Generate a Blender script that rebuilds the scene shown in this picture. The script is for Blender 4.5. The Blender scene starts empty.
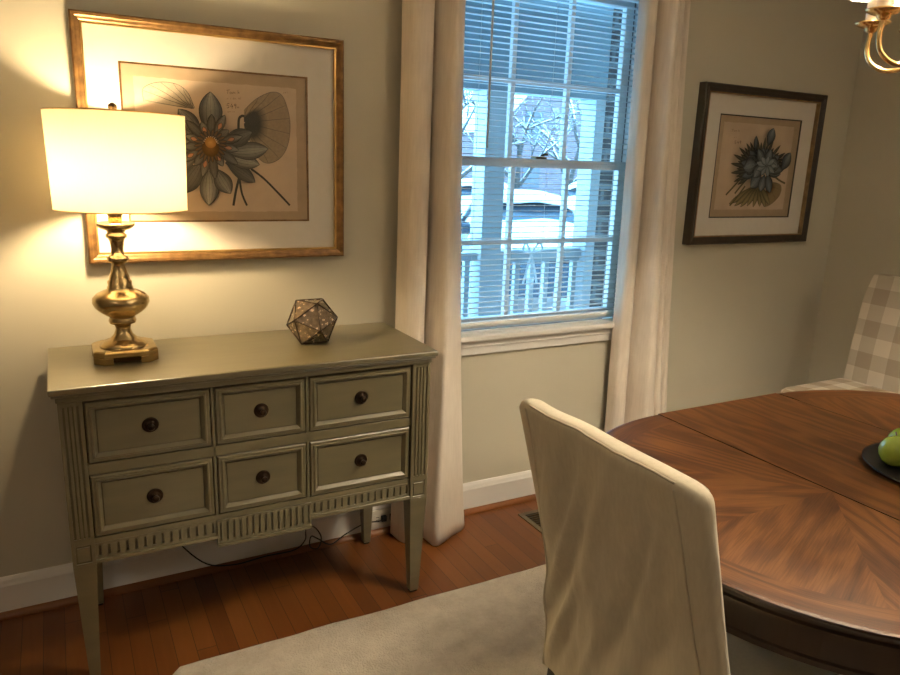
import bpy, bmesh, math, random
from math import pi, sin, cos, radians as rad
from mathutils import Vector as V, Matrix, noise, Euler
random.seed(7)
SC = bpy.context.scene
COL = SC.collection

# ------------------------------------------------------------------ camera
CAM_ROT = (1.33071001, -0.0347523551, -0.492200331)
CAM_POS = V((-0.148225868, -2.41206838, 1.44))
FPX = 723.59656
cam = bpy.data.cameras.new('camera')
camo = bpy.data.objects.new('camera', cam)
COL.objects.link(camo)
camo.location = CAM_POS
camo.rotation_euler = CAM_ROT
cam.sensor_width = 36
cam.lens = FPX / 900 * 36
cam.clip_start = 0.02
cam.clip_end = 300
SC.camera = camo
SC.view_settings.view_transform = 'Standard'
SC.view_settings.look = 'None'
SC.view_settings.gamma = 1
SC.view_settings.use_curve_mapping = False
SC.view_settings.exposure = 0.55
CROT = Euler(CAM_ROT).to_matrix()


def on_y(px, py, y):
    """point of the plane y = const behind a photograph pixel (used for the two flat prints)"""
    d = CROT @ V(((px - 450) / FPX, -(py - 337.5) / FPX, -1))
    t = (y - CAM_POS.y) / d.y
    return CAM_POS + d * t


# ------------------------------------------------------------------ materials
def new_mat(name):
    m = bpy.data.materials.new(name)
    m.use_nodes = True
    nt = m.node_tree
    b = nt.nodes['Principled BSDF']
    return m, nt, b


def nd(nt, t, **kw):
    n = nt.nodes.new(t)
    for k, v in kw.items():
        if hasattr(n, k):
            setattr(n, k, v)
        else:
            n.inputs[k].default_value = v
    return n


def math_n(nt, op, a, b=None, c=None):
    n = nt.nodes.new('ShaderNodeMath')
    n.operation = op
    for i, x in enumerate((a, b, c)):
        if x is None:
            continue
        if isinstance(x, (int, float)):
            n.inputs[i].default_value = x
        else:
            nt.links.new(x, n.inputs[i])
    return n.outputs[0]


def ramp(nt, fac, stops):
    r = nt.nodes.new('ShaderNodeValToRGB')
    e = r.color_ramp.elements
    while len(e) < len(stops):
        e.new(0.5)
    for el, (p, c) in zip(e, stops):
        el.position = p
        el.color = (c[0], c[1], c[2], 1)
    nt.links.new(fac, r.inputs[0])
    return r.outputs[0]


def coords(nt, kind='Object', scale=(1, 1, 1)):
    tc = nt.nodes.new('ShaderNodeTexCoord')
    mp = nt.nodes.new('ShaderNodeMapping')
    mp.inputs['Scale'].default_value = scale
    nt.links.new(tc.outputs[kind], mp.inputs[0])
    return mp.outputs[0]


def bump(nt, b, h, strength=0.2, dist=0.002):
    n = nd(nt, 'ShaderNodeBump')
    n.inputs['Strength'].default_value = strength
    n.inputs['Distance'].default_value = dist
    nt.links.new(h, n.inputs['Height'])
    nt.links.new(n.outputs[0], b.inputs['Normal'])


def noise_mat(name, c1, c2, scale=20, stretch=(1, 1, 1), rough=0.6, metal=0, bmp=0.0, bscale=None, detail=4, spec=0.5):
    m, nt, b = new_mat(name)
    co = coords(nt, 'Object', stretch)
    n = nd(nt, 'ShaderNodeTexNoise', Scale=scale, Detail=detail)
    nt.links.new(co, n.inputs['Vector'])
    nt.links.new(ramp(nt, n.outputs[0], [(0.3, c1), (0.7, c2)]), b.inputs['Base Color'])
    b.inputs['Roughness'].default_value = rough
    b.inputs['Metallic'].default_value = metal
    b.inputs['Specular IOR Level'].default_value = spec
    if bmp:
        n2 = nd(nt, 'ShaderNodeTexNoise', Scale=bscale or scale * 4, Detail=3)
        nt.links.new(co, n2.inputs['Vector'])
        bump(nt, b, n2.outputs[0], bmp)
    return m


def dim(c, k):
    return tuple(x * k for x in c)


M = {}
M['wall'] = noise_mat('wall_paint', (0.50, 0.465, 0.37), (0.52, 0.485, 0.385), 3, rough=0.75, bmp=0.05, bscale=400, spec=0.25)
M['ceiling'] = noise_mat('ceiling_paint', (0.72, 0.70, 0.66), (0.74, 0.72, 0.68), 3, rough=0.9, spec=0.2)
M['trim'] = noise_mat('white_trim_paint', (0.70, 0.68, 0.65), (0.73, 0.71, 0.68), 5, rough=0.4)
M['sash'] = noise_mat('window_vinyl', (0.82, 0.81, 0.79), (0.86, 0.85, 0.83), 5, rough=0.4)
M['slat'] = noise_mat('blind_slat', (0.80, 0.80, 0.78), (0.84, 0.84, 0.82), 5, rough=0.45)
M['track'] = noise_mat('jamb_track', (0.10, 0.10, 0.11), (0.16, 0.16, 0.17), 5, rough=0.5)
M['sage'] = noise_mat('sage_paint', (0.104, 0.088, 0.045), (0.138, 0.117, 0.061), 5, (1, 6, 6), rough=0.34, bmp=0.08, bscale=60, spec=0.6)
_b = M['sage'].node_tree.nodes['Principled BSDF']
_b.inputs['Coat Weight'].default_value = 0.7
_b.inputs['Coat Roughness'].default_value = 0.38
_b.inputs['Coat IOR'].default_value = 1.7
M['sage_dark'] = noise_mat('sage_groove', (0.09, 0.08, 0.05), (0.12, 0.105, 0.07), 8, rough=0.6)  # slightly darker tone for grooves, flutes and recesses
M['black_gap'] = noise_mat('dark_gap', (0.012, 0.01, 0.008), (0.02, 0.017, 0.013), 5, rough=0.8)
M['knob'] = noise_mat('aged_bronze', (0.028, 0.018, 0.012), (0.06, 0.038, 0.024), 60, rough=0.3, metal=0.9)
M['brass'] = noise_mat('antique_brass', (0.46, 0.33, 0.15), (0.58, 0.43, 0.21), 14, rough=0.27, metal=1.0)
M['brass_dark'] = noise_mat('dark_brass', (0.06, 0.035, 0.012), (0.10, 0.06, 0.02), 30, rough=0.4, metal=0.9)
M['gold'] = noise_mat('polished_gold', (0.72, 0.48, 0.20), (0.80, 0.56, 0.26), 14, rough=0.2, metal=1.0)
M['gold_frame'] = noise_mat('gilt_frame', (0.11, 0.055, 0.018), (0.25, 0.135, 0.045), 35, rough=0.38, metal=0.55, bmp=0.15)
M['gold_lip'] = noise_mat('gilt_lip', (0.45, 0.27, 0.08), (0.60, 0.38, 0.13), 30, rough=0.3, metal=0.8)
M['dark_frame'] = noise_mat('espresso_frame', (0.012, 0.007, 0.004), (0.026, 0.015, 0.009), 30, rough=0.35)
M['bronze_lip'] = noise_mat('bronze_lip', (0.20, 0.12, 0.05), (0.35, 0.22, 0.10), 30, rough=0.35, metal=0.6)
M['mat_board'] = noise_mat('mat_board', (0.66, 0.62, 0.55), (0.68, 0.64, 0.57), 40, rough=0.9, spec=0.1)
M['tan_board'] = noise_mat('tan_mat_board', (0.36, 0.27, 0.18), (0.40, 0.30, 0.20), 30, rough=0.9, spec=0.1)
M['paper'] = noise_mat('aged_paper', (0.46, 0.35, 0.25), (0.56, 0.43, 0.31), 9, rough=0.9, spec=0.1, detail=6)
M['walnut_dark'] = noise_mat('dark_walnut', (0.018, 0.010, 0.006), (0.04, 0.022, 0.012), 10, (1, 1, 0.2), rough=0.35)
M['leg_wood'] = noise_mat('black_leg_wood', (0.012, 0.009, 0.007), (0.022, 0.016, 0.012), 10, rough=0.4)
M['black'] = noise_mat('matte_black', (0.008, 0.008, 0.009), (0.013, 0.013, 0.013), 20, rough=0.5, spec=0.3)
M['plastic_white'] = noise_mat('ivory_plastic', (0.66, 0.62, 0.54), (0.70, 0.66, 0.58), 10, rough=0.35)
M['sleeve'] = noise_mat('candle_sleeve', (0.80, 0.77, 0.70), (0.84, 0.81, 0.74), 10, rough=0.5)
M['pear'] = noise_mat('green_pear_skin', (0.16, 0.26, 0.025), (0.34, 0.42, 0.06), 14, rough=0.22)
M['stem'] = noise_mat('brown_stem', (0.08, 0.045, 0.02), (0.14, 0.08, 0.035), 50, rough=0.7)
M['snow'] = noise_mat('snow', (0.82, 0.84, 0.86), (0.90, 0.91, 0.92), 1.2, rough=0.9, bmp=0.3, bscale=8, spec=0.1)
M['porch_white'] = noise_mat('porch_paint', (0.46, 0.49, 0.50), (0.52, 0.55, 0.56), 3, rough=0.5)
M['porch_ceiling'] = noise_mat('porch_ceiling_paint', (0.26, 0.33, 0.37), (0.29, 0.36, 0.40), 3, rough=0.6)
M['porch_floor'] = noise_mat('porch_concrete', (0.55, 0.57, 0.58), (0.66, 0.68, 0.69), 5, rough=0.8)
M['car_navy'] = noise_mat('navy_car_paint', (0.015, 0.025, 0.06), (0.02, 0.035, 0.08), 3, rough=0.2)
M['car_silver'] = noise_mat('grey_car_paint', (0.018, 0.022, 0.032), (0.026, 0.03, 0.042), 3, rough=0.25)
M['tyre'] = noise_mat('tyre_rubber', (0.012, 0.012, 0.013), (0.02, 0.02, 0.02), 20, rough=0.8)
M['car_glass'] = noise_mat('car_glass', (0.02, 0.03, 0.04), (0.03, 0.045, 0.06), 3, rough=0.08)
M['bark'] = noise_mat('bark', (0.05, 0.04, 0.035), (0.10, 0.08, 0.07), 20, (1, 1, 0.2), rough=0.9)
M['shrub'] = noise_mat('dark_evergreen', (0.02, 0.04, 0.025), (0.05, 0.08, 0.05), 20, rough=0.8)
M['red_leaf'] = noise_mat('red_leaf', (0.30, 0.02, 0.05), (0.42, 0.04, 0.09), 20, rough=0.6)
M['ribbon'] = noise_mat('white_ribbon', (0.75, 0.75, 0.73), (0.82, 0.82, 0.80), 20, rough=0.6)
M['bin_blue'] = noise_mat('blue_plastic', (0.01, 0.10, 0.42), (0.015, 0.13, 0.5), 5, rough=0.4)
M['far_window'] = noise_mat('far_window_glass', (0.05, 0.06, 0.08), (0.08, 0.09, 0.11), 3, rough=0.15)


def linen(name, c1, c2, weave=700):
    m, nt, b = new_mat(name)
    co = coords(nt)
    n = nd(nt, 'ShaderNodeTexNoise', Scale=6, Detail=5)
    nt.links.new(co, n.inputs['Vector'])
    nt.links.new(ramp(nt, n.outputs[0], [(0.3, c1), (0.7, c2)]), b.inputs['Base Color'])
    b.inputs['Roughness'].default_value = 0.9
    b.inputs['Specular IOR Level'].default_value = 0.15
    b.inputs['Sheen Weight'].default_value = 0.15
    sl = nd(nt, 'ShaderNodeTexNoise', Scale=1.0, Detail=5)
    nt.links.new(coords(nt, 'Object', (150, 150, 14)), sl.inputs['Vector'])
    mm = nd(nt, 'ShaderNodeMix', data_type='RGBA', blend_type='MULTIPLY')
    mm.inputs[0].default_value = 1.0
    nt.links.new(b.inputs['Base Color'].links[0].from_socket, mm.inputs[6])
    nt.links.new(ramp(nt, sl.outputs[0], [(0.3, (.94, .935, .925)), (0.65, (1.03, 1.03, 1.03))]), mm.inputs[7])
    nt.links.new(mm.outputs[2], b.inputs['Base Color'])
    wx = nd(nt, 'ShaderNodeTexNoise', Scale=1.0, Detail=1)
    nt.links.new(coords(nt, 'Object', (weave, weave, weave * 0.12)), wx.inputs['Vector'])
    bump(nt, b, wx.outputs[0], 0.25, 0.001)
    return m


M['curtain'] = linen('curtain_linen', (0.66, 0.585, 0.505), (0.72, 0.645, 0.555))
M['slip'] = linen('slipcover_linen', (0.50, 0.45, 0.34), (0.57, 0.51, 0.39))


def translucent_mat(name, colr, tcol, trans=0.5):
    m, nt, b = new_mat(name)
    nt.nodes.remove(b)
    out = nt.nodes['Material Output']
    co = coords(nt, 'Object', (300, 300, 60))
    n = nd(nt, 'ShaderNodeTexNoise', Scale=1.0)
    nt.links.new(co, n.inputs['Vector'])
    d = nd(nt, 'ShaderNodeBsdfDiffuse')
    t = nd(nt, 'ShaderNodeBsdfTranslucent')
    nt.links.new(ramp(nt, n.outputs[0], [(0.2, dim(colr, 0.95)), (0.8, colr)]), d.inputs[0])
    nt.links.new(ramp(nt, n.outputs[0], [(0.2, dim(tcol, 0.95)), (0.8, tcol)]), t.inputs[0])
    mx = nd(nt, 'ShaderNodeMixShader')
    mx.inputs[0].default_value = trans
    nt.links.new(d.outputs[0], mx.inputs[1])
    nt.links.new(t.outputs[0], mx.inputs[2])
    nt.links.new(mx.outputs[0], out.inputs[0])
    return m


M['shade'] = translucent_mat('lamp_shade_fabric', (0.88, 0.84, 0.74), (0.225, 0.185, 0.115), 0.5)
M['mini_shade'] = translucent_mat('pleated_shade_fabric', (0.9, 0.86, 0.78), (0.95, 0.86, 0.70), 0.7)


def emit_mat(name, colr, s):
    m, nt, b = new_mat(name)
    b.inputs['Base Color'].default_value = (*colr, 1)
    b.inputs['Emission Color'].default_value = (*colr, 1)
    b.inputs['Emission Strength'].default_value = s
    return m


M['bulb'] = emit_mat('lamp_bulb_glow', (1.0, 0.75, 0.43), 490)
M['fill_glow'] = emit_mat('fill_lamp_glow', (1.0, .86, .66), 20)  # glow of the fill lamps added behind the camera
M['mini_bulb'] = emit_mat('candle_bulb_glow', (1.0, 0.835, 0.60), 2850)


def glass_mat(name, tint=(1, 1, 1), ior=1.45, rough=0.0):
    m, nt, b = new_mat(name)
    nt.nodes.remove(b)
    out = nt.nodes['Material Output']
    fr = nd(nt, 'ShaderNodeFresnel')
    gm = nd(nt, 'ShaderNodeNewGeometry')      # same reflectance from either face of the thin sheet
    io = nd(nt, 'ShaderNodeMix', data_type='FLOAT')
    nt.links.new(gm.outputs['Backfacing'], io.inputs[0])
    io.inputs[2].default_value = ior
    io.inputs[3].default_value = 1 / ior
    nt.links.new(io.outputs[0], fr.inputs[0])
    t = nd(nt, 'ShaderNodeBsdfTransparent')
    t.inputs[0].default_value = (*tint, 1)
    g = nd(nt, 'ShaderNodeBsdfGlossy')
    g.inputs['Roughness'].default_value = rough
    mx = nd(nt, 'ShaderNodeMixShader')
    nt.links.new(fr.outputs[0], mx.inputs[0])
    nt.links.new(t.outputs[0], mx.inputs[1])
    nt.links.new(g.outputs[0], mx.inputs[2])
    nt.links.new(mx.outputs[0], out.inputs[0])
    return m


M['pane'] = glass_mat('window_pane')
M['art_glass'] = glass_mat('picture_glass', ior=1.5)


def attr_mat(name, rough=0.9):
    m, nt, b = new_mat(name)
    a = nd(nt, 'ShaderNodeAttribute', attribute_name='ink')
    nz = nd(nt, 'ShaderNodeTexNoise', Scale=120, Detail=3)
    nt.links.new(coords(nt), nz.inputs['Vector'])
    mx = nd(nt, 'ShaderNodeMix', data_type='RGBA', blend_type='MULTIPLY')
    mx.inputs[0].default_value = 0.35
    nt.links.new(a.outputs['Color'], mx.inputs[6])
    nt.links.new(nz.outputs[0], mx.inputs[7])
    nt.links.new(mx.outputs[2], b.inputs['Base Color'])
    b.inputs['Roughness'].default_value = rough
    b.inputs['Specular IOR Level'].default_value = 0.1
    return m


M['ink'] = attr_mat('printed_ink')


def floor_mat():
    m, nt, b = new_mat('oak_strip_floor')
    tc = nd(nt, 'ShaderNodeTexCoord')
    sp = nd(nt, 'ShaderNodeSeparateXYZ')
    nt.links.new(tc.outputs['Object'], sp.inputs[0])
    W = 0.0572
    u = math_n(nt, 'DIVIDE', sp.outputs[0], W)
    iu = math_n(nt, 'FLOOR', u)
    fu = math_n(nt, 'FRACT', u)
    wn = nd(nt, 'ShaderNodeTexWhiteNoise', noise_dimensions='1D')
    nt.links.new(iu, wn.inputs['W'])
    off = math_n(nt, 'MULTIPLY', wn.outputs['Value'], 7.3)
    v = math_n(nt, 'ADD', math_n(nt, 'DIVIDE', sp.outputs[1], 0.95), off)
    iv = math_n(nt, 'FLOOR', v)
    fv = math_n(nt, 'FRACT', v)
    cb = nd(nt, 'ShaderNodeCombineXYZ')
    nt.links.new(iu, cb.inputs[0])
    nt.links.new(iv, cb.inputs[1])
    w2 = nd(nt, 'ShaderNodeTexWhiteNoise', noise_dimensions='2D')
    nt.links.new(cb.outputs[0], w2.inputs['Vector'])
    # grain: noise stretched along the board, shifted per board
    cg = nd(nt, 'ShaderNodeCombineXYZ')
    nt.links.new(math_n(nt, 'MULTIPLY', sp.outputs[0], 60), cg.inputs[0])
    nt.links.new(math_n(nt, 'MULTIPLY', sp.outputs[1], 3), cg.inputs[1])
    nt.links.new(math_n(nt, 'MULTIPLY', w2.outputs['Value'], 50), cg.inputs[2])
    g = nd(nt, 'ShaderNodeTexNoise', Scale=1.0, Detail=5)
    g.inputs['Distortion'].default_value = 0.8
    nt.links.new(cg.outputs[0], g.inputs['Vector'])
    tone = math_n(nt, 'ADD', math_n(nt, 'MULTIPLY', w2.outputs['Value'], 0.55), math_n(nt, 'MULTIPLY', g.outputs[0], 0.45))
    c = ramp(nt, tone, [(0.05, (0.098, 0.029, 0.007)), (0.48, (0.138, 0.044, 0.010)), (0.95, (0.195, 0.069, 0.016))])
    gap = math_n(nt, 'ADD', math_n(nt, 'LESS_THAN', fu, 0.035), math_n(nt, 'LESS_THAN', fv, 0.0028))
    mx = nd(nt, 'ShaderNodeMix', data_type='RGBA')
    nt.links.new(math_n(nt, 'MINIMUM', gap, 0.85), mx.inputs[0])
    nt.links.new(c, mx.inputs[6])
    mx.inputs[7].default_value = (0.02, 0.006, 0.003, 1)
    nt.links.new(mx.outputs[2], b.inputs['Base Color'])
    b.inputs['Roughness'].default_value = 0.34
    bump(nt, b, math_n(nt, 'SUBTRACT', g.outputs[0], math_n(nt, 'MULTIPLY', gap, 2)), 0.12, 0.001)
    return m


M['floor'] = floor_mat()


def table_mat():
    m, nt, b = new_mat('table_veneer')
    uv = nd(nt, 'ShaderNodeUVMap', uv_map='grain')
    sp = nd(nt, 'ShaderNodeSeparateXYZ')
    nt.links.new(uv.outputs[0], sp.inputs[0])

    def nz(su, sv, det, dis=0.0):
        c = nd(nt, 'ShaderNodeCombineXYZ')
        nt.links.new(math_n(nt, 'MULTIPLY', sp.outputs[0], su), c.inputs[0])
        nt.links.new(math_n(nt, 'MULTIPLY', sp.outputs[1], sv), c.inputs[1])
        n = nd(nt, 'ShaderNodeTexNoise', Scale=1.0, Detail=det)
        n.inputs['Distortion'].default_value = dis
        nt.links.new(c.outputs[0], n.inputs['Vector'])
        return n.outputs[0]
    warp = nz(1.6, 9, 2)
    rings = math_n(nt, 'SINE', math_n(nt, 'ADD', math_n(nt, 'MULTIPLY', sp.outputs[1], 75), math_n(nt, 'MULTIPLY', warp, 46)))
    rings = math_n(nt, 'MULTIPLY_ADD', rings, 0.5, 0.5)
    pores = nz(14, 330, 4)
    broad = nz(3.5, 26, 5, 0.9)
    t = math_n(nt, 'ADD', math_n(nt, 'MULTIPLY', rings, 0.24), math_n(nt, 'ADD', math_n(nt, 'MULTIPLY', pores, 0.47), math_n(nt, 'MULTIPLY', broad, 0.28)))
    c = ramp(nt, t, [(0.24, (0.034, 0.011, 0.0032)), (0.48, (0.096, 0.035, 0.0098)), (0.76, (0.185, 0.078, 0.023))])
    nt.links.new(c, b.inputs['Base Color'])
    b.inputs['Roughness'].default_value = 0.38
    b.inputs['Specular IOR Level'].default_value = 0.3
    b.inputs['Coat Weight'].default_value = 0.0
    b.inputs['Coat Roughness'].default_value = 0.25
    bump(nt, b, pores, 0.06, 0.0006)
    return m


M['table'] = table_mat()
M['shoe'] = noise_mat('oak_shoe_moulding', (0.14, 0.045, 0.011), (0.20, 0.07, 0.017), 30, (0.05, 0.05, 1), rough=0.35)


def rug_mat():
    m, nt, b = new_mat('cream_rug_pile')
    co = coords(nt)
    n = nd(nt, 'ShaderNodeTexNoise', Scale=14, Detail=8)
    n.inputs['Roughness'].default_value = 0.75
    nt.links.new(co, n.inputs['Vector'])
    nt.links.new(ramp(nt, n.outputs[0], [(0.3, (0.47, 0.415, 0.335)), (0.7, (0.64, 0.57, 0.47))]), b.inputs['Base Color'])
    b.inputs['Roughness'].default_value = 1
    b.inputs['Specular IOR Level'].default_value = 0.05
    n2 = nd(nt, 'ShaderNodeTexNoise', Scale=170, Detail=3)
    nt.links.new(co, n2.inputs['Vector'])
    bump(nt, b, n2.outputs[0], 0.9, 0.006)
    return m


M['rug'] = rug_mat()


def plaid_mat():
    m, nt, b = new_mat('buffalo_check')
    uv = nd(nt, 'ShaderNodeUVMap', uv_map='grain')
    sp = nd(nt, 'ShaderNodeSeparateXYZ')
    nt.links.new(uv.outputs[0], sp.inputs[0])
    P = 0.148
    a = math_n(nt, 'LESS_THAN', math_n(nt, 'FRACT', math_n(nt, 'DIVIDE', sp.outputs[0], P)), 0.5)
    c = math_n(nt, 'LESS_THAN', math_n(nt, 'FRACT', math_n(nt, 'DIVIDE', sp.outputs[1], P)), 0.5)
    s = math_n(nt, 'MULTIPLY', math_n(nt, 'ADD', a, c), 0.5)
    nt.links.new(ramp(nt, s, [(0.1, (0.60, 0.54, 0.45)), (0.5, (0.46, 0.40, 0.32)), (0.9, (0.35, 0.295, 0.225))]), b.inputs['Base Color'])
    b.inputs['Roughness'].default_value = 0.9
    b.inputs['Specular IOR Level'].default_value = 0.1
    n = nd(nt, 'ShaderNodeTexNoise', Scale=500)
    nt.links.new(coords(nt), n.inputs['Vector'])
    bump(nt, b, n.outputs[0], 0.2, 0.001)
    return m


M['plaid'] = plaid_mat()


def brick_mat(name, c1, c2, mortar, sc=1.0, axes='XZ'):
    m, nt, b = new_mat(name)
    tc = nd(nt, 'ShaderNodeTexCoord')
    sp = nd(nt, 'ShaderNodeSeparateXYZ')
    nt.links.new(tc.outputs['Object'], sp.inputs[0])
    cb = nd(nt, 'ShaderNodeCombineXYZ')
    nt.links.new(math_n(nt, 'ADD', sp.outputs[0], sp.outputs[1]), cb.inputs[0])
    nt.links.new(sp.outputs[2], cb.inputs[1])
    bt = nd(nt, 'ShaderNodeTexBrick')
    bt.inputs['Color1'].default_value = (*c1, 1)
    bt.inputs['Color2'].default_value = (*c2, 1)
    bt.inputs['Mortar'].default_value = (*mortar, 1)
    bt.inputs['Scale'].default_value = 1.0
    bt.inputs['Brick Width'].default_value = 0.21 * sc
    bt.inputs['Row Height'].default_value = 0.075 * sc
    bt.inputs['Mortar Size'].default_value = 0.012 * sc
    nt.links.new(cb.outputs[0], bt.inputs['Vector'])
    nt.links.new(bt.outputs[0], b.inputs['Base Color'])
    b.inputs['Roughness'].default_value = 0.85
    return m


M['brick'] = brick_mat('dark_brick', (0.035, 0.02, 0.016), (0.055, 0.03, 0.023), (0.12, 0.11, 0.105))
M['brick_far'] = brick_mat('red_brick', (0.13, 0.075, 0.085), (0.17, 0.10, 0.11), (0.2, 0.17, 0.18))


def mercury_mat():
    m, nt, b = new_mat('antique_mercury_glass')
    n = nd(nt, 'ShaderNodeTexNoise', Scale=75, Detail=5)
    nt.links.new(coords(nt), n.inputs['Vector'])
    nt.links.new(ramp(nt, n.outputs[0], [(0.36, (0.22, 0.165, 0.11)), (0.56, (0.38, 0.29, 0.20)), (0.70, (0.72, 0.55, 0.40))]), b.inputs['Base Color'])
    b.inputs['Metallic'].default_value = 0.7
    nt.links.new(ramp(nt, n.outputs[0], [(0.4, (0.08,) * 3), (0.7, (0.35,) * 3)]), b.inputs['Roughness'])
    bump(nt, b, n.outputs[0], 0.12, 0.002)
    return m


M['mercury'] = mercury_mat()


# ------------------------------------------------------------------ mesh builder
class MB:
    def __init__(s):
        s.v, s.f, s.mi, s.uv, s.smooth = [], [], [], {}, []

    def add(s, verts, faces, mi=0, smooth=False, uvs=None):
        o = len(s.v)
        s.v += [tuple(p) for p in verts]
        for k, f in enumerate(faces):
            if uvs:
                s.uv[len(s.f)] = uvs[k]
            s.f.append([i + o for i in f])
            s.mi.append(mi)
            s.smooth.append(smooth)
        return s

    def box(s, x0, x1, y0, y1, z0, z1, mi=0):
        vs = [(x, y, z) for x in (x0, x1) for y in (y0, y1) for z in (z0, z1)]
        return s.add(vs, [(0, 1, 3, 2), (4, 6, 7, 5), (0, 4, 5, 1), (2, 3, 7, 6), (0, 2, 6, 4), (1, 5, 7, 3)], mi)

    def hexa(s, b4, t4, mi=0):
        return s.add(list(b4) + list(t4), [(3, 2, 1, 0), (4, 5, 6, 7), (0, 1, 5, 4), (1, 2, 6, 5), (2, 3, 7, 6), (3, 0, 4, 7)], mi)

    def lathe(s, prof, c=(0, 0, 0), n=32, mi=0, smooth=True, caps=True):
        vs, fs = [], []
        for z, r in prof:
            for i in range(n):
                a = 2 * pi * i / n
                vs.append((c[0] + r * cos(a), c[1] + r * sin(a), c[2] + z))
        for k in range(len(prof) - 1):
            for i in range(n):
                j = (i + 1) % n
                fs.append((k * n + i, k * n + j, (k + 1) * n + j, (k + 1) * n + i))
        if caps:
            fs.append(tuple(range(n))[::-1])
            fs.append(tuple(range((len(prof) - 1) * n, len(prof) * n)))
        return s.add(vs, fs, mi, smooth)

    def tube(s, path, r, n=10, mi=0, smooth=True):
        path = [V(p) for p in path]
        rr = r if isinstance(r, (list, tuple)) else [r] * len(path)
        vs, fs = [], []
        up = None
        for k, p in enumerate(path):
            t = (path[min(k + 1, len(path) - 1)] - path[max(k - 1, 0)]).normalized()
            if up is None:
                up = t.orthogonal().normalized()
            up = (up - t * up.dot(t))
            up = up.normalized() if up.length > 1e-6 else t.orthogonal().normalized()
            sd = t.cross(up)
            for i in range(n):
                a = 2 * pi * i / n
                vs.append(p + (up * cos(a) + sd * sin(a)) * rr[k])
        for k in range(len(path) - 1):
            for i in range(n):
                j = (i + 1) % n
                fs.append((k * n + i, k * n + j, (k + 1) * n + j, (k + 1) * n + i))
        fs.append(tuple(range(n))[::-1])
        fs.append(tuple(range((len(path) - 1) * n, len(path) * n)))
        return s.add(vs, fs, mi, smooth)

    def grid(s, pts, mi=0, smooth=True, close=False):
        nu, nv = len(pts), len(pts[0])
        vs = [p for row in pts for p in row]
        fs = []
        for i in range(nu - 1):
            for j in range(nv if close else nv - 1):
                j2 = (j + 1) % nv
                fs.append((i * nv + j, i * nv + j2, (i + 1) * nv + j2, (i + 1) * nv + j))
        return s.add(vs, fs, mi, smooth)

    def build(s, name, mats, parent=None, bevel=0, seg=2, solid=0, subd=0, recalc=True):
        me = bpy.data.meshes.new(name)
        me.from_pydata(s.v, [], s.f)
        for m in (mats if isinstance(mats, (list, tuple)) else [mats]):
            me.materials.append(m)
        me.polygons.foreach_set('material_index', s.mi)
        me.polygons.foreach_set('use_smooth', s.smooth)
        if s.uv:
            l = me.uv_layers.new(name='grain')
            for p in me.polygons:
                if p.index in s.uv:
                    for li, u in zip(p.loop_indices, s.uv[p.index]):
                        l.data[li].uv = u
        if recalc:
            bm = bmesh.new()
            bm.from_mesh(me)
            bmesh.ops.recalc_face_normals(bm, faces=bm.faces)
            bm.to_mesh(me)
            bm.free()
        o = bpy.data.objects.new(name, me)
        COL.objects.link(o)
        if parent:
            o.parent = parent
            o.matrix_parent_inverse = Matrix.Translation(-parent.location)
        if solid:
            md = o.modifiers.new('solid', 'SOLIDIFY')
            md.thickness = solid
            md.offset = 0
        if bevel:
            md = o.modifiers.new('bevel', 'BEVEL')
            md.width = bevel
            md.segments = seg
            md.limit_method = 'ANGLE'
            md.angle_limit = rad(40)
        if subd:
            md = o.modifiers.new('subd', 'SUBSURF')
            md.levels = md.render_levels = subd
        return o


def thing(name, label, cat, loc, group=None):
    o = bpy.data.objects.new(name, None)
    COL.objects.link(o)
    o.location = loc
    o.empty_display_size = 0.1
    return tag(o, label, cat, group)


def tag(o, label, cat, group=None):
    o['label'] = label
    o['category'] = cat
    if group:
        o['group'] = group
    return o


def struct(o):
    o['kind'] = 'structure'
    return o


def catmull(pts, per=8):
    P = [V(p) for p in pts]
    out = []
    for i in range(len(P) - 1):
        p0 = P[max(i - 1, 0)]
        p1, p2 = P[i], P[i + 1]
        p3 = P[min(i + 2, len(P) - 1)]
        for k in range(per):
            t = k / per
            out.append(0.5 * ((2 * p1) + (p2 - p0) * t + (2 * p0 - 5 * p1 + 4 * p2 - p3) * t * t + (3 * p1 - p0 - 3 * p2 + p3) * t ** 3))
    out.append(P[-1])
    return out


# ================================================================== ROOM SHELL
XL, XR, YB, ZC = -1.75, 3.425, -4.6, 2.44
WX0, WX1, WZ0, WZ1 = 1.14, 2.04, 0.745, 2.14          # window opening
struct(MB().box(XL - .1, XR + .1, YB - .1, 0.12, -0.06, 0).build('floor', M['floor']))
struct(MB().box(XL - .1, XR + .1, YB - .1, 0.26, ZC, ZC + .08).build('ceiling', M['ceiling']))
b = MB()
b.box(XL - .1, WX0, 0, .12, 0, ZC).box(WX1, XR + .1, 0, .12, 0, ZC).box(WX0, WX1, 0, .12, 0, WZ0).box(WX0, WX1, 0, .12, WZ1, ZC)
struct(b.build('wall_back', M['wall']))
struct(MB().box(XR, XR + .1, YB, 0, 0, ZC).build('wall_right', M['wall']))
struct(MB().box(XL - .1, XL, YB, 0, 0, ZC).build('wall_left', M['wall']))
struct(MB().box(XL - .1, XR + .1, YB - .1, YB, 0, ZC).build('wall_rear', M['wall']))
b = MB()
BX1 = 2.072
b.box(XL - .1, WX0 - .03, .12, .265, -.3, 2.6).box(BX1, XR + 1.2, .12, .265, -.3, 2.6).box(WX0 - .03, BX1, .12, .265, -.3, WZ0).box(WX0 - .03, BX1, .12, .265, WZ1, 2.6)
struct(b.build('wall_exterior', M['brick']))


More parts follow.
